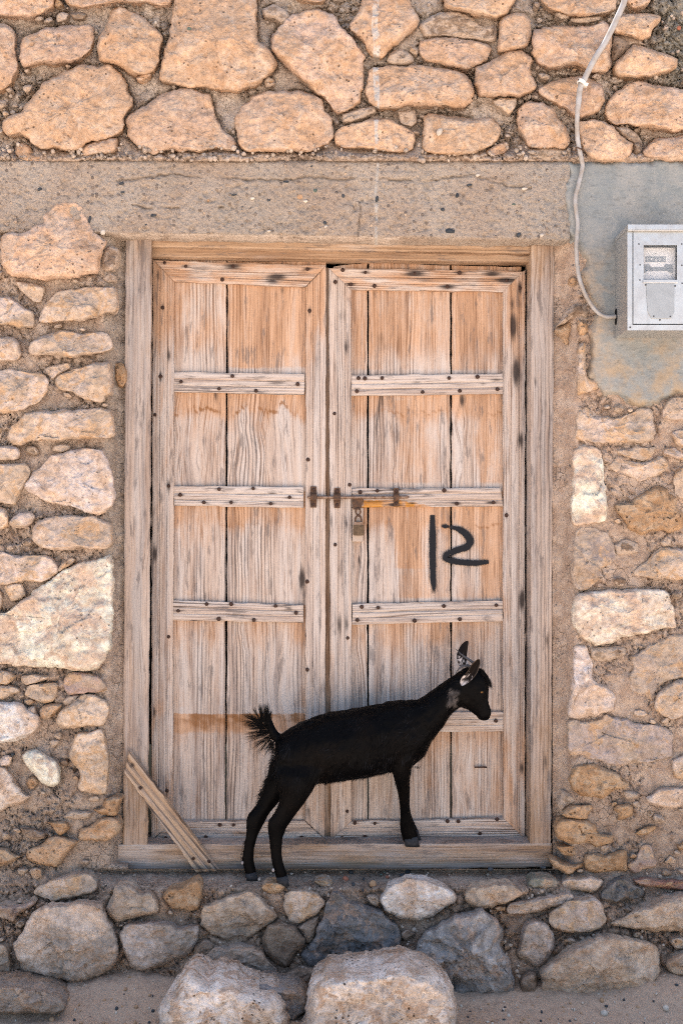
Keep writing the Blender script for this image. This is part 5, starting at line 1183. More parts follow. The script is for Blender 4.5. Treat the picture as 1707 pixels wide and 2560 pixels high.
# ------------------------------------------------------------------ slide bolt and padlock
bolt = thing('slide_bolt', 'rusty iron slide bolt drawn across both door leaves', 'bolt', W(895, 1243, YL - .008))
def on_leaf(u, v, dy): return W(u, v, YL - dy)
v_, f_ = tube_arrays([on_leaf(768, 1243, .010), on_leaf(772, 1243, .010), on_leaf(895, 1243.5, .010), on_leaf(1018, 1242.5, .010), on_leaf(1022, 1242.5, .010)], [.003, .0052, .0052, .0052, .003], 12)
part('rod', mesh_np('rod', v_, f_, True, M_ROD), bolt)
for (u0, u1, v0, v1) in ((775, 792, 1216, 1269), (834, 851, 1220, 1270), (983, 997, 1220, 1266)):
    um = (u0 + u1) / 2; hw = (u1 - u0) / 2
    prof = [(v0, .0035), (v0 + 16, .0035), (1236, .016), (1240, .0185), (1246, .0185), (1250, .016), (v1 - 16, .0035), (v1, .0035)]
    V, F = [], []
    for i, (vv, dy) in enumerate(prof):
        sl = hw * (.82 if i in (0, len(prof) - 1) else 1.0)
        for du, dd in ((-sl, 0), (sl, 0), (sl, .0025), (-sl, .0025)): V.append(on_leaf(um + du, vv, dy - dd))
    for i in range(len(prof) - 1):
        for k in range(4): F.append((i * 4 + k, i * 4 + (k + 1) % 4, (i + 1) * 4 + (k + 1) % 4, (i + 1) * 4 + k))
    F += [(3, 2, 1, 0), tuple(4 * (len(prof) - 1) + k for k in range(4))]
    br = part('bracket', mesh_np('bracket', V, F, False, M_RUST), bolt)
    for vv in (v0 + 8, v1 - 8): nail(br, um, vv, YL - .0042, 4.5)
part('hasp_plate', prism_mesh('hasp_plate', [on_leaf(880, 1247, .006), on_leaf(908, 1247, .006), on_leaf(908, 1258, .006), on_leaf(900, 1274, .006), on_leaf(882, 1274, .006)], (0, .003, 0), M_RUST, .0008), bolt)
v_, f_ = tube_arrays([on_leaf(895 + 6 * math.cos(t), 1279 + 8 * math.sin(t), .012 + .004 * math.cos(t)) for t in np.linspace(0, 2 * math.pi, 20)], .0026, 8)
part('staple', mesh_np('staple', v_, f_, True, M_RUST), bolt)
part('wood_block', prism_mesh('wood_block', [on_leaf(880, 1270, .000), on_leaf(908, 1270, .0), on_leaf(906, 1354, .0), on_leaf(881, 1354, .0)], (0, .012, 0), M_STICK, .0012), bolt)

lock = thing('padlock', 'small dull brass padlock hanging from the rusty bolt', 'padlock', W(896, 1325, YL - .012))
sh_ = [on_leaf(888, 1318, .014), on_leaf(888, 1304, .014)] + [on_leaf(895.5 - 7.5 * math.cos(t), 1300 - 11 * math.sin(t), .014) for t in np.linspace(.2, math.pi - .2, 10)] + [on_leaf(903, 1304, .014), on_leaf(903, 1318, .014)]
v_, f_ = tube_arrays(sh_, .0032, 10); part('shackle', mesh_np('shackle', v_, f_, True, M_RUST), lock)
part('lock_body', prism_mesh('lock_body', [on_leaf(883, 1312, .021), on_leaf(909, 1312, .021), on_leaf(910, 1336, .021), on_leaf(907, 1339, .021), on_leaf(885, 1339, .021), on_leaf(882, 1336, .021)], (0, .015, 0), M_BRASS, .0018), lock)
part('lock_collar', prism_mesh('lock_collar', [on_leaf(885, 1304, .020), on_leaf(907, 1304, .020), on_leaf(908, 1312.5, .020), on_leaf(884, 1312.5, .020)], (0, .013, 0), M_ROD, .0012), lock)

# ------------------------------------------------------------------ loose plank leaning across the left corner
stick = thing('wooden_plank', 'short weathered plank leaning diagonally across the left corner of the door frame', 'plank', W(430, 2030, .04))
def stick_mesh():
    a0, a1, b0, b1 = np.array([324, 1874.]), np.array([548, 2177.]), np.array([310, 1931.]), np.array([491, 2181.])
    nl_, nw = 120, 48; T, Q = np.meshgrid(np.linspace(0, 1, nl_), np.linspace(0, 1, nw), indexing='ij'); T = T.ravel(); Q = Q.ravel()
    uv = (a0 * ((1 - T) * (1 - Q))[:, None] + a1 * (T * (1 - Q))[:, None] + b1 * (T * Q)[:, None] + b0 * ((1 - T) * Q)[:, None])
    ax = (a1 - a0) / np.linalg.norm(a1 - a0); nx = np.array([-ax[1], ax[0]])
    al = (uv @ ax) * S; ac = (uv @ nx) * S
    seed = 77.7; ridg = np.sin((ac + .035 * al + .012 * vnoise(np.stack([al * 5, ac * 9, al * 0], 1))) * 330) * .5
    y = .034 - .0035 * ridg + .002 * fbm(np.stack([ac, al, al * 0], 1), 25, 3) + np.where((Q < .01) | (Q > .99) | (T < .005) | (T > .995), .004, 0)
    uvj = uv + (1.6 * fbm(np.stack([al, ac, al * 0], 1), 40, 3))[:, None] * nx * ((Q < .05) | (Q > .95))[:, None]
    P = WA(uvj[:, 0], uvj[:, 1], y); F = [tuple(f)[::-1] for f in grid_faces(nl_, nw)]
    ring = np.concatenate([np.arange(nw), np.arange(1, nl_) * nw + nw - 1, (nl_ - 1) * nw + np.arange(nw - 2, -1, -1), np.arange(nl_ - 2, 0, -1) * nw])
    bk = P[ring].copy(); bk[:, 1] = .0565; m = len(ring); b = len(P)
    F += [(ring[i], ring[(i + 1) % m], b + (i + 1) % m, b + i) for i in range(m)] + [tuple(b + i for i in range(m))[::-1]]
    G = np.zeros(len(P))
    for (nu, nv, a) in ((331, 1913, 1.0), (351, 1970, .9), (484, 2146, .5), (522, 2154, .6)):
        G = np.maximum(G, a * np.exp(-(np.hypot(uv[:, 0] - nu, uv[:, 1] - nv) / 9) ** 1.4))
    G = np.maximum(G, .62 * sstep(.02, .40, -ridg))
    wr_ = np.stack([.62 + .3 * ridg, G, 0 * G, 1 + 0 * G], 1); gr = np.stack([ac + .035 * al, al, seed + 0 * al], 1)
    me = mesh_np('board', np.concatenate([P, bk]), F, False, M_STICK, {'grain': ('FLOAT_VECTOR', np.concatenate([gr, gr[ring]])), 'wear': ('FLOAT_COLOR', np.concatenate([wr_, wr_[ring]]))})
    bm = bmesh.new(); bm.from_mesh(me); bmesh.ops.recalc_face_normals(bm, faces=bm.faces); bm.to_mesh(me); bm.free()
    return me
part('board', stick_mesh(), stick)
for (nu, nv) in ((351, 1970), (484, 2146), (522, 2154)): nail(stick, nu, nv, .034, 4)
# ------------------------------------------------------------------ electricity meter box and its cable
YB = -.160
meter = thing('meter_box', 'grey galvanised electricity meter box with a glass window on the plastered wall', 'meter box', W(1650, 826, -.02))
def bx(u0, u1, v0, v1, yf, y1, name, mat, bev=.0012, par=None, **kw):
    a = W(u0, v0, yf); b = W(u1, v1, yf); return part(name, box_mesh(name, a[0], b[0], yf, y1, b[2], a[2], mat, bev), par or meter, **kw)
# case: back tray with a front frame round the door opening
cx0, cz1 = W(1567, 576, YB)[0], W(1567, 576, YB)[2]; cx1, cz0 = W(1737, 826, YB)[0], W(1737, 826, YB)[2]
ox0, oz1 = W(1579.5, 578, YB)[0], W(1579.5, 578, YB)[2]; ox1, oz0 = W(1724, 812, YB)[0], W(1724, 812, YB)[2]
bm = bmesh.new()
def addbox(x0, x1, y0, y1, z0, z1):
    v, f = box_arrays(x0, x1, y0, y1, z0, z1); vs = [bm.verts.new(q) for q in v]
    for q in f: bm.faces.new([vs[i] for i in q])
t = .0016
addbox(cx0, cx0 + t, YB + .001, -.008, cz0, cz1); addbox(cx1 - t, cx1, YB + .001, -.008, cz0, cz1)
addbox(cx0 + t, cx1 - t, YB + .001, -.008, cz0, cz0 + t); addbox(cx0 + t, cx1 - t, YB + .001, -.008, cz1 - t, cz1); addbox(cx0 + t, cx1 - t, -.012, -.009, cz0 + t, cz1 - t)
addbox(cx0, ox0, YB - .0012, YB + .0008, oz0, cz1); addbox(ox1, cx1, YB - .0012, YB + .0008, oz0, cz1); addbox(cx0, cx1, YB - .0012, YB + .0008, cz0, oz0 - .0002); addbox(ox0 + .0002, ox1 - .0002, YB - .0012, YB + .0008, oz1, cz1)
bmesh.ops.recalc_face_normals(bm, faces=bm.faces); me = bpy.data.meshes.new('case'); bm.to_mesh(me); bm.free(); me.materials.append(M_GALV); part('case', me, meter)
# lid with a drip lip
la = W(1566, 561, YB - .012)
bm = bmesh.new(); addbox(cx0 - .0015, cx1 + .0015, YB - .012, -.006, cz1 + .0004, la[2]); addbox(cx0 - .0015, cx1 + .0015, YB - .012, YB - .0095, W(0, 576.5, YB - .012)[2], cz1 + .0002)
bmesh.ops.recalc_face_normals(bm, faces=bm.faces); bmesh.ops.bevel(bm, geom=list(bm.edges), offset=.0008, segments=1, affect='EDGES'); me = bpy.data.meshes.new('lid'); bm.to_mesh(me); bm.free(); me.materials.append(M_GALV); part('lid', me, meter)
# door with its window opening
dx0, dx1 = W(1582, 0, YB)[0], W(1721.5, 0, YB)[0]; dz1, dz0 = W(0, 577, YB)[2], W(0, 809.5, YB)[2]
wx0, wx1 = W(1607.5, 0, YB)[0], W(1691, 0, YB)[0]; wz1, wz0 = W(0, 613, YB)[2], W(0, 700, YB)[2]
bm = bmesh.new(); yd0, yd1 = YB - .0004, YB + .0014
addbox(dx0, wx0, yd0, yd1, dz0, dz1); addbox(wx1, dx1, yd0, yd1, dz0, dz1); addbox(wx0, wx1, yd0, yd1, wz1, dz1); addbox(wx0, wx1, yd0, yd1, dz0, wz0)
bmesh.ops.remove_doubles(bm, verts=bm.verts, dist=1e-6); bmesh.ops.recalc_face_normals(bm, faces=bm.faces); me = bpy.data.meshes.new('door'); bm.to_mesh(me); bm.free(); me.materials.append(M_GALV); mdoor = part('door', me, meter)
part('window_pane', box_mesh('window_pane', wx0 - .003, wx1 + .003, YB + .0018, YB + .0040, wz0 - .003, wz1 + .003, M_GLASS), mdoor)
part('window_sill', box_mesh('window_sill', wx0 - .002, wx1 + .002, YB - .004, YB - .0008, wz0 - .009, wz0 + .000, M_GALV, .0008), mdoor)
# cover plate below the window
cp = [(1614, 709), (1684.5, 709), (1684.5, 780), (1677, 796), (1627, 796), (1618, 778)]
part('cover_plate', prism_mesh('cover_plate', [W(u, v, YB - .0026) for u, v in cp], (0, .0021, 0), M_GALV_DULL, .0005), mdoor)
scm = simple('steel_screw', (0.10, 0.10, 0.105), .5, .4, .4, 200, .3)
bm = bmesh.new(); bmesh.ops.create_cone(bm, cap_ends=True, segments=10, radius1=1, radius2=.75, depth=.6)
for q in bm.verts: q.co = Vector((q.co.x, -q.co.z, q.co.y))
scr = bpy.data.meshes.new('screw'); bm.to_mesh(scr); bm.free(); scr.materials.append(scm)
for u, v in ((1596, 610), (1703, 610), (1599, 662), (1703.5, 663), (1598.5, 700), (1704, 708), (1613.5, 712), (1687, 714.5), (1633, 790.5), (1674.5, 791), (1649, 799.5), (1574.5, 818)):
    o = bpy.data.objects.new('screw', scr); C.objects.link(o); o.parent = mdoor; w = mdoor.location + meter.location
    o.location = Vector(W(u, v, YB - .0032 if v > 709 else YB - .0008)) - w; o.scale = (.0026,) * 3
# dial behind the glass
YD = YB + .026
def dl(u0, u1, v0, v1, dy, name, mat, par): return bx(u0, u1, v0, v1, YD - dy, YD - dy + .0009, name, mat, 0, par)
dial = bx(1604, 1688, 618, 706, YD, YD + .03, 'dial', M_DIAL, .003)
dl(1612.7, 1663, 641, 655, .0014, 'counter', M_DIALGREY, dial)
part('grey_band', prism_mesh('grey_band', [W(u, v, YD - .0014) for u, v in ((1610, 661), (1622, 661), (1626, 668), (1658, 668), (1661, 661), (1681, 661), (1681, 682), (1672, 681), (1667, 677), (1618, 677), (1613, 682), (1610, 682))], (0, .001, 0), M_DIALGREY), dial)
def txt(name, body, u, v, size, mat, par, dy):
    cu = bpy.data.curves.new(name, 'FONT'); cu.body = body; cu.size = size; cu.align_x = 'CENTER'; cu.align_y = 'CENTER'; cu.extrude = .0001
    ob = bpy.data.objects.new(name, cu); C.objects.link(ob); bpy.context.view_layer.update()
    me = bpy.data.meshes.new_from_object(ob.evaluated_get(bpy.context.evaluated_depsgraph_get())); bpy.data.objects.remove(ob); bpy.data.curves.remove(cu)
    n = len(me.vertices); a = np.empty(n * 3); me.vertices.foreach_get('co', a); a = a.reshape(-1, 3); w = np.array(W(u, v, YD - dy))
    a = np.stack([a[:, 0] + w[0], -a[:, 2] + w[1], a[:, 1] + w[2]], 1); me.vertices.foreach_set('co', a.ravel()); me.update(); me.materials.clear(); me.materials.append(mat); me.name = name
    return part(name, me, par)
for i, ch in enumerate('14232'): txt('digit', ch, 1617 + i * 10.3, 648, .0125, M_DIGIT, dial, .0022)
txt('dial_print', 'kWh', 1637, 634.5, .0060, M_DIALGREY, dial, .0012)
# flat black disc painting the dark of the entry hole on the left flank
hole_c = (cx0 - .0006, -.030, W(0, 792, -.03)[2])
bm = bmesh.new(); vs = [bm.verts.new((hole_c[0], hole_c[1] + .017 * math.cos(a), hole_c[2] + .026 * math.sin(a))) for a in np.linspace(0, 2 * math.pi, 24, endpoint=False)]; bm.faces.new(vs)
me = bpy.data.meshes.new('hole_shade_disc'); bm.to_mesh(me); bm.free(); me.materials.append(M_BLACK); part('hole_shade_disc', me, meter)

cpts = [(1567, -60, -.075), (1560, 0, -.078), (1539, 50, -.078), (1513, 103, -.078), (1482, 153, -.076), (1459, 200, -.072), (1449, 222, -.068), (1446, 249, -.066), (1442, 291, -.060), (1442, 333, -.050), (1446, 367, -.040), (1453, 400, -.034), (1455, 418, -.030), (1446, 459, -.032), (1437.5, 495, -.034), (1440, 533, -.034), (1443.5, 559, -.034), (1441, 592, -.034), (1439.5, 622, -.034), (1442, 661, -.030), (1447, 694, -.030), (1460, 732, -.030), (1478, 763, -.030), (1496, 783, -.030), (1516, 792, -.030), (1539, 791.5, -.030), (1556, 790, -.030)]
wp = catmull([W(*p) for p in cpts], 8); rads = np.interp(np.linspace(0, 1, len(wp)), [0, .27, .31, .40, 1], [.0092, .0088, .0070, .0068, .0062])
cable = thing('power_cable', 'thin grey cable running down the wall into the meter box', 'cable', W(1445, 500, -.03))
v_, f_ = tube_arrays(wp, rads, 12); part('sheath', mesh_np('sheath', v_, f_, True, M_CABLE), cable)
v_, f_ = tube_arrays([np.array(W(1446, 373, -.046)) + np.array([.0105 * math.cos(a), .0085 * math.sin(a), .0025 * math.sin(a * 2)]) for a in np.linspace(0, 2 * math.pi, 18)], .0018, 6)
part('wire_tie', mesh_np('wire_tie', v_, f_, True, M_RUST), cable)
clip = thing('cable_clip', 'small white plastic clip holding the cable on a stone', 'clip', W(1453, 203, -.06))
cc = np.array(W(1452, 206, -.073)); ax = np.array([.45, 0, .9]); ax /= np.linalg.norm(ax); sd_ = np.cross(ax, [0, 1, 0])
ringp = [cc + .0112 * math.cos(a) * sd_ + .0112 * math.sin(a) * np.array([0, 1, 0]) for a in np.linspace(0, 2 * math.pi, 20)]
V, F = [], []
for a in np.linspace(0, 2 * math.pi, 24, endpoint=False):
    e = sd_ * math.cos(a) + np.array([0, 1, 0]) * math.sin(a)
    for rr, h in ((.0098, -.0055), (.0128, -.0055), (.0128, .0055), (.0098, .0055)): V.append(cc + e * rr + ax * h)
n_ = 24
for i in range(n_):
    for k in range(4): F.append((i * 4 + k, ((i + 1) % n_) * 4 + k, ((i + 1) % n_) * 4 + (k + 1) % 4, i * 4 + (k + 1) % 4))
part('clip_ring', mesh_np('clip_ring', V, F, False, M_CLIP), clip)
part('clip_tab', prism_mesh('clip_tab', [tuple(cc + sd_ * s_ + ax * a_ + np.array([0, -.003, 0])) for s_, a_ in ((-.011, -.005), (-.022, -.003), (-.022, .007), (-.011, .0055))], (0, .016, 0), M_CLIP, .001), clip)
nail(clip, 1446.5, 200, -.079, 3)
# ------------------------------------------------------------------ goat
goat = thing('goat', 'small black goat with short horns standing on the door sill, facing right', 'goat', W(853, 2180, 0))
G_ = lambda x, y: (550 + x * .45918, 1550 + y * .45918)
def loft(stations, n=20):
    """sections given as two silhouette points (goat crop px), centre depth y, half width in depth"""
    V, F = [], []
    for (a, b, yc, hw) in stations:
        pa, pb = np.array(W(*G_(*a), yc)), np.array(W(*G_(*b), yc)); c = (pa + pb) / 2; r = (pa - pb) / 2
        for k in range(n):
            w = 2 * math.pi * k / n; V.append(c + r * math.cos(w) + np.array([0, 1, 0]) * hw * math.sin(w))
    m = len(stations)
    for i in range(m - 1):
        for k in range(n): F.append((i * n + k, i * n + (k + 1) % n, (i + 1) * n + (k + 1) % n, (i + 1) * n + k))
    F += [tuple(range(n))[::-1], tuple((m - 1) * n + k for k in range(n))]
    return V, F
YG0, YG1 = -.035, .030      # the body stands a little askew: rump nearer the viewer
yb = lambda x: YG0 + (YG1 - YG0) * np.clip((x - 300) / 750, 0, 1)
trunk = [((302, 668), (300, 745)), ((318, 636), (312, 800)), ((345, 615), (335, 850)), ((385, 588), (385, 882)), ((440, 558), (450, 890)), ((520, 526), (530, 888)), ((600, 503), (610, 882)), ((720, 482), (720, 868)), ((840, 460), (840, 846)), ((920, 442), (930, 824)),
         ((985, 436), (990, 818)), ((1030, 434), (1045, 798)), ((1062, 433), (1085, 765)), ((1090, 424), (1112, 735)), ((1128, 402), (1150, 664)), ((1170, 373), (1188, 610)), ((1212, 343), (1222, 570)), ((1252, 314), (1254, 512)), ((1285, 290), (1282, 490)), ((1320, 268), (1300, 478))]
tw = [.030, .050, .066, .076, .080, .084, .088, .092, .090, .084, .078, .072, .066, .060, .052, .047, .043, .040, .039, .038]
tr = [(a, b, float(yb(a[0])) * (1 if a[0] < 1100 else 1) - (.030 * np.clip((a[0] - 1080) / 220, 0, 1)), w) for (a, b), w in zip(trunk, tw)]
YH = .000
head = [((1318, 262), (1285, 425), YH, .030), ((1362, 248), (1290, 455), YH, .040), ((1412, 262), (1305, 470), YH, .043), ((1450, 290), (1325, 478), YH, .043), ((1466, 330), (1345, 484), YH, .041), ((1463, 362), (1362, 496), YH, .037),
        ((1456, 398), (1378, 512), YH, .032), ((1458, 432), (1392, 526), YH, .029), ((1466, 462), (1405, 538), YH, .028), ((1474, 486), (1422, 545), YH, .025), ((1476, 506), (1442, 548), YH, .019), ((1470, 522), (1456, 545), YH, .010)]
def leg(stats): return [(a, b, y, w) for (a, b, y, w) in stats]
YR1, YR2, YF1, YF2 = -.072, .004, .052, .104
near_rear = leg([((285, 760), (590, 790), -.070, .030), ((295, 830), (555, 850), -.080, .036), ((305, 890), (520, 900), -.084, .036), ((322, 950), (488, 955), -.084, .030), ((318, 1000), (450, 1012), -.082, .025), ((296, 1050), (414, 1058), -.080, .021), ((264, 1090), (384, 1100), -.078, .0195), ((258, 1122), (358, 1138), -.077, .0175),
     ((266, 1180), (343, 1184), -.076, .0135), ((272, 1250), (336, 1252), -.075, .0125), ((280, 1310), (340, 1308), -.075, .0135), ((290, 1350), (350, 1340), -.075, .0145), ((300, 1385), (362, 1372), -.075, .0150), ((306, 1420), (370, 1405), -.075, .0150)])
far_rear = leg([((275, 760), (500, 790), .005, .034), ((262, 840), (430, 850), .012, .034), ((235, 920), (370, 930), .012, .029), ((202, 1000), (305, 1010), .010, .023), ((154, 1058), (262, 1066), .006, .020), ((143, 1092), (242, 1104), .004, .0175),
     ((142, 1160), (211, 1164), .002, .0135), ((130, 1230), (190, 1234), .0, .0125), ((118, 1300), (186, 1300), -.003, .0135), ((126, 1340), (190, 1338), -.005, .0142), ((138, 1372), (198, 1366), -.006, .0145), ((140, 1400), (204, 1396), -.007, .0145)])
near_front = leg([((890, 690), (1085, 690), -.012, .030), ((910, 750), (1062, 760), -.014, .030), ((934, 815), (1036, 822), -.010, .026), ((948, 870), (1027, 874), -.002, .021), ((965, 935), (1030, 935), .012, .0165), ((972, 975), (1031, 972), .022, .0160),
     ((977, 1020), (1025, 1018), .031, .0130), ((979, 1065), (1034, 1058), .040, .0125), ((976, 1110), (1048, 1095), .047, .0135), ((982, 1150), (1058, 1128), .053, .0150), ((990, 1185), (1074, 1160), .056, .0160), ((996, 1208), (1082, 1185), .058, .0160)])
far_front = leg([((915, 700), (1080, 700), .066, .026), ((945, 800), (1040, 805), .074, .024), ((960, 880), (1032, 880), .084, .0185), ((978, 950), (1034, 950), .092, .0150), ((984, 1010), (1032, 1008), .097, .0125), ((988, 1060), (1040, 1055), .101, .0120), ((994, 1110), (1056, 1098), .104, .0130), ((1004, 1145), (1070, 1128), .106, .0140), ((1016, 1168), (1082, 1155), .106, .0140)])
def flat_foot(st, dx0, dx1): return st
Vs, Fs, n0 = [], [], 0
for st in (tr, head, near_rear, far_rear, near_front, far_front):
    V, F = loft(st); Vs += V; Fs += [tuple(i + n0 for i in f) for f in F]; n0 += len(V)
# tail stub and buttock fringe
for path, rad in (([G_(330, 650) + (YG0,), G_(300, 632) + (YG0,), G_(282, 600) + (YG0,), G_(270, 560) + (YG0,), G_(262, 520) + (YG0,)], [.015, .0145, .012, .009, .005]),):
    V, F = tube_arrays([W(*p) for p in path], rad, 12); Vs += V; Fs += [tuple(i + n0 for i in f) for f in F]; n0 += len(V)
me0 = mesh_np('goat_rough', Vs, Fs)
bm = bmesh.new(); bm.from_mesh(me0); bmesh.ops.recalc_face_normals(bm, faces=bm.faces); bm.to_mesh(me0); bm.free()
ob0 = bpy.data.objects.new('goat_rough', me0); C.objects.link(ob0)
rm = ob0.modifiers.new('r', 'REMESH'); rm.mode = 'VOXEL'; rm.voxel_size = .0042; rm.use_smooth_shade = True
sm_ = ob0.modifiers.new('s', 'SMOOTH'); sm_.iterations = 6; sm_.factor = .5
bpy.context.view_layer.update()
body = bpy.data.meshes.new_from_object(ob0.evaluated_get(bpy.context.evaluated_depsgraph_get())); body.name = 'body'
bpy.data.objects.remove(ob0); bpy.data.meshes.remove(me0)
n = len(body.vertices); co = np.empty(n * 3); body.vertices.foreach_get('co', co); co = co.reshape(-1, 3)
nr = np.empty(n * 3); body.vertices.foreach_get('normal', nr); nr = nr.reshape(-1, 3)
# muscle and shaggy clumps in the surface
clump = fbm(co * np.array([1.0, 1, .55]), 55, 3, .6) * .0024 + fbm(co, 17, 2) * .002
legm = sstep(.60, .66, co[:, 2] + .0)      # keep the shanks clean
co2 = co + nr * (clump * (.3 + .7 * sstep(W(0, 1960, 0)[2], W(0, 1900, 0)[2], co[:, 2])))[:, None]
body.vertices.foreach_set('co', co2.ravel()); body.update()
def fur_colour(P):
    base = np.array([0.0016, 0.0015, 0.0017]); c = np.tile(base, (len(P), 1))
    brown = np.array([.0042, .0029, .0022])
    k = (np.clip(fbm(P, 13, 3) + .1, 0, 1) * .7)[:, None]; c = c * (1 - k) + brown * k
    ps = np.array(W(1134, 1748, -.02)); d = np.hypot((P[:, 0] - ps[0]) / .020, (P[:, 2] - ps[2]) / .030) + .55 * fbm(P * np.array([1, 1, .4]), 120, 2)
    g = (sstep(1.0, .35, d) * (P[:, 1] < .02))[:, None] * .55; c = c * (1 - g) + np.array([.15, .13, .118]) * g
    return c
fc = np.concatenate([fur_colour(co2), np.ones((n, 1))], 1).astype(np.float32)
at = body.attributes.new('furcol', 'FLOAT_COLOR', 'POINT'); at.data.foreach_set('color', fc.ravel()); body.materials.clear(); body.materials.append(M_FUR)
body.polygons.foreach_set('use_smooth', [True] * len(body.polygons))
part('body', body, goat)

def strands(roots, dirs, norms, length, width, bend, colr, curl=0.0, seed=0):
    """tapered hair blades, four points each"""
    r = np.random.default_rng(seed); m = len(roots); dirs = dirs / (np.linalg.norm(dirs, axis=1, keepdims=True) + 1e-9)
    side = np.cross(dirs, norms); side /= np.linalg.norm(side, axis=1, keepdims=True) + 1e-9
    V = []; ph = r.uniform(0, 6.28, m)
    for i, t in enumerate((0, .38, .72, 1.0)):
        p = roots + dirs * (length * t)[:, None] + bend * (t ** 1.8)[None] if False else roots + dirs * (length * t)[:, None] + bend * (t ** 1.8)
        p = p + side * (curl * length * np.sin(ph + 5 * t) * t)[:, None]
        w = width * (1, .85, .55, .08)[i]; V.append(p - side * (w / 2)[:, None]); V.append(p + side * (w / 2)[:, None])
    V = np.stack(V, 1).reshape(-1, 3); b = np.arange(m)[:, None] * 8
    F = np.concatenate([b + np.array([[2 * i, 2 * i + 1, 2 * i + 3, 2 * i + 2]]) for i in range(3)])
    c = np.repeat(np.concatenate([colr, np.ones((m, 1))], 1), 8, 0)
    return V, F, c
def make_coat():
    r = np.random.default_rng(5); me = body; nt = len(me.polygons); tri = np.empty(nt, int); ctr = np.empty(nt * 3); nn = np.empty(nt * 3); ar = np.empty(nt)
    me.polygons.foreach_get('center', ctr); me.polygons.foreach_get('normal', nn); me.polygons.foreach_get('area', ar); ctr = ctr.reshape(-1, 3); nn = nn.reshape(-1, 3)
    off = np.array((goat.location + bpy.data.objects['body'].location)[:]); ctr = ctr + off
    foot = W(0, 1960, 0)[2]; pr = ar * np.where(ctr[:, 2] < foot, .35, 1.0); hx = W(1150, 0, 0)[0]; pr = pr * np.where((ctr[:, 0] > hx), .30, 1); pr /= pr.sum()
    m = 26000; idx = r.choice(nt, m, p=pr); P = ctr[idx] + r.normal(0, .0015, (m, 3)); N = nn[idx]
    flow = np.tile([-.75, 0, -.55], (m, 1)); lowm = P[:, 2] < foot + .12; flow[lowm] = [-.22, 0, -1]
    wav = fbm(P * np.array([1, 1, .7]), 34, 2)[:, None]; flow = flow + wav * np.array([.75, 0, -.75])
    flow = flow - N * (flow * N).sum(1, keepdims=True); flow /= np.linalg.norm(flow, axis=1, keepdims=True) + 1e-9
    dirs = flow + N * r.uniform(.02, .16, (m, 1)) + r.normal(0, .08, (m, 3))
    L = r.uniform(.008, .016, m) * np.where(P[:, 2] < foot, .5, 1) * np.where(P[:, 0] > hx, .45, 1); L = L * (1 + .5 * sstep(0, .5, fbm(P, 25, 2)))
    head_ = P[:, 0] > W(1165, 0, 0)[0]; L = np.where(head_, L * .55, L)
    rump = (P[:, 0] < W(720, 0, 0)[0]) & (P[:, 2] < W(0, 1880, 0)[2]) & (P[:, 2] > W(0, 2010, 0)[2]); L = np.where(rump, L * 1.35, L)
    painted_sheen = sstep(.05, .55, fbm(P * np.array([1, 1, .8]) + 3, 30, 3))[:, None] * (P[:, 2] > foot)[:, None]; c = fur_colour(P) * r.uniform(.5, 2.2, (m, 1)) + painted_sheen * r.uniform(0, 1, (m, 1)) ** 2 * np.array([[.014, .0155, .019]])  # bluish highlights of the coat painted into the colour of some strands
    V, F, cc = strands(P - N * .001, dirs, N, L, r.uniform(.0009, .0018, m), N * -.002 + np.array([0, 0, -.004]), c, .10, 3)
    o = mesh_np('coat', V, F, True, M_FUR, {'furcol': ('FLOAT_COLOR', np.clip(cc, 0, 1))}); part('coat', o, goat, kind='stuff')
make_coat()
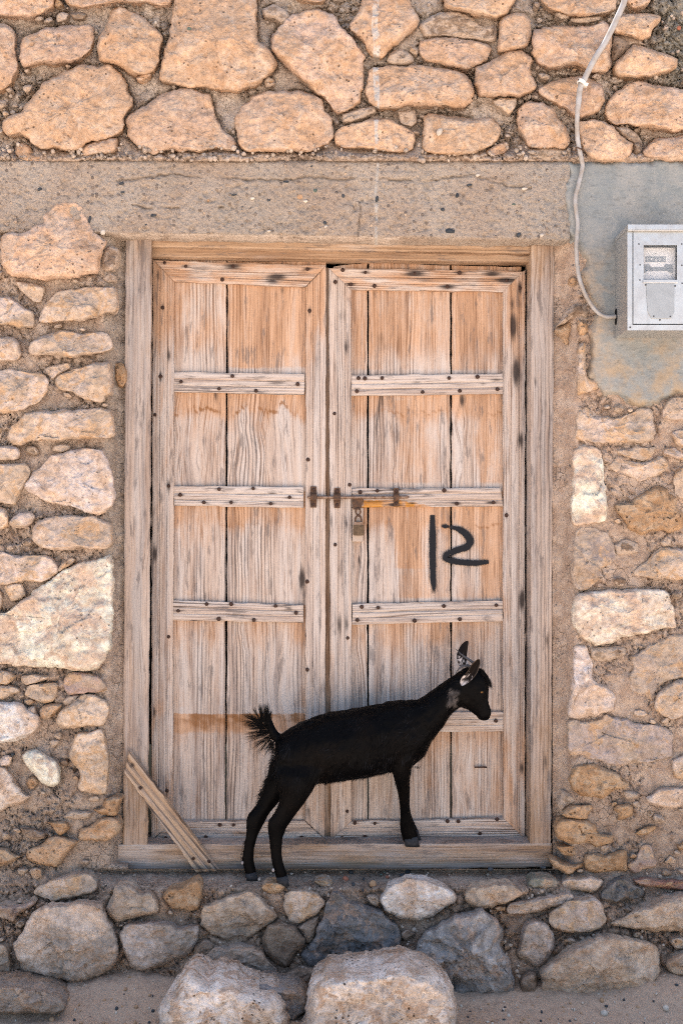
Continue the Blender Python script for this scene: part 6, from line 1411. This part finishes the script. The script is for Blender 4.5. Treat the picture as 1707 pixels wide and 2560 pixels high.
def make_tail():
    r = np.random.default_rng(8); T_ = lambda x, y: (580 + x * .1148, 1730 + y * .1148)
    lock_ = [  # root, tip (tail crop px), hairs, spread
     ((770, 640), (775, 235), 70, 26), ((740, 640), (715, 240), 60, 22), ((690, 640), (610, 200), 30, 26), ((660, 650), (590, 245), 55, 20), ((820, 640), (840, 400), 45, 26), ((640, 640), (640, 260), 26, 24), ((620, 640), (440, 300), 40, 18), ((640, 670), (300, 450), 34, 26), ((640, 690), (190, 460), 55, 24),
     ((680, 720), (180, 610), 70, 30), ((680, 760), (240, 715), 60, 32), ((700, 800), (300, 780), 40, 36), ((720, 850), (205, 905), 30, 34), ((730, 880), (240, 990), 34, 40), ((750, 920), (260, 1085), 36, 44), ((780, 960), (430, 1180), 26, 46), ((800, 990), (370, 1265), 34, 44), ((820, 1020), (450, 1460), 20, 36), ((850, 1050), (600, 1340), 26, 46), ((870, 1080), (700, 1400), 26, 46), ((880, 1090), (800, 1310), 30, 44), ((900, 1130), (905, 1420), 20, 24), ((760, 700), (700, 420), 70, 70), ((740, 760), (560, 700), 80, 80), ((800, 860), (640, 900), 60, 90)]
    R, T, cnt = [], [], 0
    for (ra, tb, k, sp) in lock_:
        for _ in range(int(k * (.75 if np.hypot(*(np.array(tb) - np.array(ra))) > 300 else 1.5))):
            a = np.array(ra) + r.normal(0, 26, 2); b = np.array(tb) + r.normal(0, sp * .9, 2) + (np.array(tb) - np.array(ra)) * r.uniform(-.30, .06); y = -.036 + r.normal(0, .007); R.append(W(*T_(*a), y)); T.append(W(*T_(*b), y + r.normal(0, .010)))
    R = np.array(R); T = np.array(T); m = len(R); d = T - R; L = np.linalg.norm(d, axis=1)
    N = np.tile([0, -1.0, 0], (m, 1)) + r.normal(0, .3, (m, 3)); side = np.cross(d, [0, 1, 0]); side /= np.linalg.norm(side, axis=1, keepdims=True)
    bend = side * (r.normal(0, .06, m) * L)[:, None]; c = np.tile([[.0022, .002, .0021]], (m, 1)) * r.uniform(.6, 1.8, (m, 1))
    V, F, cc = strands(R, d, N, L, r.uniform(.0005, .0011, m), bend, c, .02, 4)
    part('tail_hair', mesh_np('tail_hair', V, F, True, M_FUR, {'furcol': ('FLOAT_COLOR', cc)}), goat)
    # forelock on the brow and fringe behind the thighs
    R, T = [], []
    H_ = lambda x, y: (1080 + x * .1148, 1580 + y * .1148)
    for _ in range(420):
        t = r.uniform(0, 1); a = np.array((1030 + 200 * t, 800 + 240 * t)) + r.normal(0, 18, 2); b = a + np.array((70 + 40 * r.random(), 90 + 150 * t)) * r.uniform(.5, 1.0) + r.normal(0, 14, 2); y = r.normal(0, .018)
        R.append(W(*H_(*a), y)); T.append(W(*H_(*b), y * 1.1))
    for (x0, y0, x1, y1, k, ln) in ((292, 720, 262, 850, 130, 24), (262, 850, 215, 950, 150, 26), (215, 940, 200, 1010, 80, 20), (345, 970, 290, 1060, 90, 16), (250, 860, 262, 880, 40, 30), (130, 1200, 112, 1320, 60, 12), (275, 1180, 285, 1330, 60, 10), (1030, 790, 1075, 800, 40, 16), (300, 700, 300, 760, 60, 20)):
        for _ in range(k):
            t = r.random(); a = np.array((x0 + (x1 - x0) * t + 8, y0 + (y1 - y0) * t)) + r.normal(0, 5, 2); b = a + np.array((-ln * r.uniform(.4, 1.1), ln * r.uniform(.1, .9))); yy = (-.03 if x0 < 320 else -.05) + r.normal(0, .018)
            if x0 > 1000: yy = .02; b = a + np.array((4, ln * r.uniform(.3, 1)))
            if y0 > 1150: yy = -.004 if x0 < 200 else -.075
            R.append(W(*G_(*a), yy)); T.append(W(*G_(*b), yy))
    R = np.array(R); T = np.array(T); m = len(R); d = T - R; L = np.linalg.norm(d, axis=1); N = np.tile([0, -1.0, 0], (m, 1)) + r.normal(0, .3, (m, 3))
    c = np.tile([[.0022, .002, .002]], (m, 1)) * r.uniform(.6, 1.8, (m, 1))
    V, F, cc = strands(R, d, N, L, r.uniform(.0008, .0015, m), r.normal(0, .0015, (m, 3)), c, .05, 6)
    part('fringe_hair', mesh_np('fringe_hair', V, F, True, M_FUR, {'furcol': ('FLOAT_COLOR', cc)}), goat)
make_tail()

def ear(outline, axis, y_base, y_tip, cup, whitebase, name='ear'):
    """curved leaf shaped ear with thickness; outline in head crop px, axis from base to tip"""
    H_ = lambda p: (1080 + p[0] * .1148, 1580 + p[1] * .1148)
    ol = resample(np.array([H_(p) for p in outline], float), 2.0); c = ol.mean(0); ts = [1, .93, .8, .62, .42, .2]
    pts = np.concatenate([c + (ol - c) * t for t in ts] + [c[None]]); a, b = np.array(H_(axis[0])), np.array(H_(axis[1])); L = np.linalg.norm(b - a); t_ = np.clip(((pts - a) @ (b - a)) / L ** 2, 0, 1)
    d = np.maximum(sdf(pts, ol), 0); d = d / d.max(); yb_ = y_base + (y_tip - y_base) * t_
    front = WA(pts[:, 0], pts[:, 1], yb_ + cup * d); back = WA(pts[:, 0], pts[:, 1], yb_ + cup * d + .0012 + .0022 * np.sqrt(d)); n = len(ol)
    V = np.concatenate([front, back]); F = []; m = len(pts); i = np.arange(n); j = (i + 1) % n
    for o_ in (0, m):
        for r_ in range(len(ts) - 1): F += [(o_ + r_ * n + p, o_ + r_ * n + q, o_ + (r_ + 1) * n + q, o_ + (r_ + 1) * n + p) for p, q in zip(i, j)]
        F += [(o_ + (len(ts) - 1) * n + p, o_ + (len(ts) - 1) * n + q, o_ + m - 1) for p, q in zip(i, j)]
    F += [(p, q, m + q, m + p) for p, q in zip(i, j)]
    P3 = np.concatenate([front, back]); wb = sstep(whitebase + .10, whitebase - .10, np.concatenate([t_, t_]) + .28 * fbm(P3, 140, 2)); rim = np.concatenate([d, d]) < .12
    col = np.array([[.012, .0085, .007]]) * (1 - wb[:, None]) + np.array([[.58, .53, .50]]) * wb[:, None]
    if name == 'near': col = np.where((rim & (P3[:, 1] < 9))[:, None], col * .5 + np.array([[.08, .06, .045]]), col)
    spots = (vnoise(P3 * 210) > .28)[:, None] & (wb > .15)[:, None]; col = np.where(spots, np.array([[.012, .009, .008]]), col)
    me = mesh_np('ear', V, F, True, M_FUR, {'furcol': ('FLOAT_COLOR', np.concatenate([col, np.ones((len(col), 1))], 1))})
    return part('ear', me, goat)
ear([(600, 1100), (640, 1185), (710, 1150), (800, 1095), (900, 1000), (975, 900), (1015, 810), (1045, 700), (1048, 620), (1030, 588), (980, 590), (910, 640), (840, 720), (780, 840), (700, 930), (630, 1000)], ((610, 1130), (1045, 600)), -.040, -.060, .011, .24, 'near')
ear([(790, 188), (740, 192), (680, 225), (610, 305), (565, 395), (535, 480), (528, 560), (545, 620), (575, 745), (660, 735), (790, 700), (745, 590), (755, 480), (770, 370), (785, 270)], ((670, 740), (780, 200)), .042, .056, -.006, .24, 'far')
def horn(pts, r0):
    P = catmull([W(1080 + x * .1148, 1580 + y * .1148, yy) for x, y, yy in pts], 8); L = np.linspace(0, 1, len(P)); rad = r0 * (1 - .82 * L) * (1 + .05 * np.sin(L * 70))
    v_, f_ = tube_arrays(P, rad, 12); part('horn', mesh_np('horn', v_, f_, True, M_HORN), goat)
horn([(960, 760, .012), (900, 680, .014), (840, 630, .016), (750, 570, .020), (680, 520, .024), (615, 470, .028), (560, 415, .031), (515, 372, .033)], .0056)
horn([(900, 790, -.018), (820, 745, -.022), (740, 735, -.027), (680, 745, -.031), (620, 770, -.034), (570, 815, -.037), (530, 860, -.038), (515, 890, -.038)], .0056)
# eye, nostril
def blob(name, u, v, y, rx, ry, rz, mat):
    bm = bmesh.new(); bmesh.ops.create_uvsphere(bm, u_segments=16, v_segments=10, radius=1)
    c = Vector(W(u, v, y))
    for q in bm.verts: q.co = c + Vector((q.co.x * rx, q.co.y * ry, q.co.z * rz))
    me = bpy.data.meshes.new(name); bm.to_mesh(me); bm.free(); me.polygons.foreach_set('use_smooth', [True] * len(me.polygons)); me.materials.append(mat); return part(name, me, goat)
blob('eye', 1203.5, 1730, -.0385, .0046, .0048, .0036, M_EYE)
def hoofs(x0, x1, ytop, ybot, lean, yd):
    """two cloven toes"""
    for dd in (-.0085, .0085):
        st = [((x0, ytop - 8), (x1 - 6, ytop - 18)), ((x0 + 3, ytop + (ybot - ytop) * .5), (x1 + 2, ytop + (ybot - ytop) * .45)), ((x0 + 6, ybot), (x1 + lean, ybot + 2))]
        V, F = [], []
        for (a, b) in st:
            pa, pb = np.array(W(*G_(*a), yd + dd)), np.array(W(*G_(*b), yd + dd)); c = (pa + pb) / 2; r = (pb - pa) / 2
            for k in range(14):
                w = 2 * math.pi * k / 14; V.append(c + r * math.cos(w) * (1 if math.cos(w) < 0 else 1) + np.array([0, .0080, 0]) * math.sin(w))
        for i in range(2):
            for k in range(14): F.append((i * 14 + k, i * 14 + (k + 1) % 14, (i + 1) * 14 + (k + 1) % 14, (i + 1) * 14 + k))
        F += [tuple(range(14))[::-1], tuple(28 + k for k in range(14))]
        part('hoof', mesh_np('hoof', V, F, True, M_HOOF), goat)
hoofs(306, 372, 1410, 1447, 6, -.075)
hoofs(138, 204, 1390, 1416, 4, -.007)
hoofs(1000, 1080, 1196, 1232, 6, .0575)
hoofs(1020, 1084, 1160, 1196, 12, .106)
for (x, y, yy) in ((122, 1322, -.012), (290, 1362, -.088)):
    u, v = G_(x, y); blob('dewclaw', u, v, yy, .0040, .0045, .0058, simple('pale_dewclaw', (.38, .34, .33), .6, 0, .4, 120, .2))
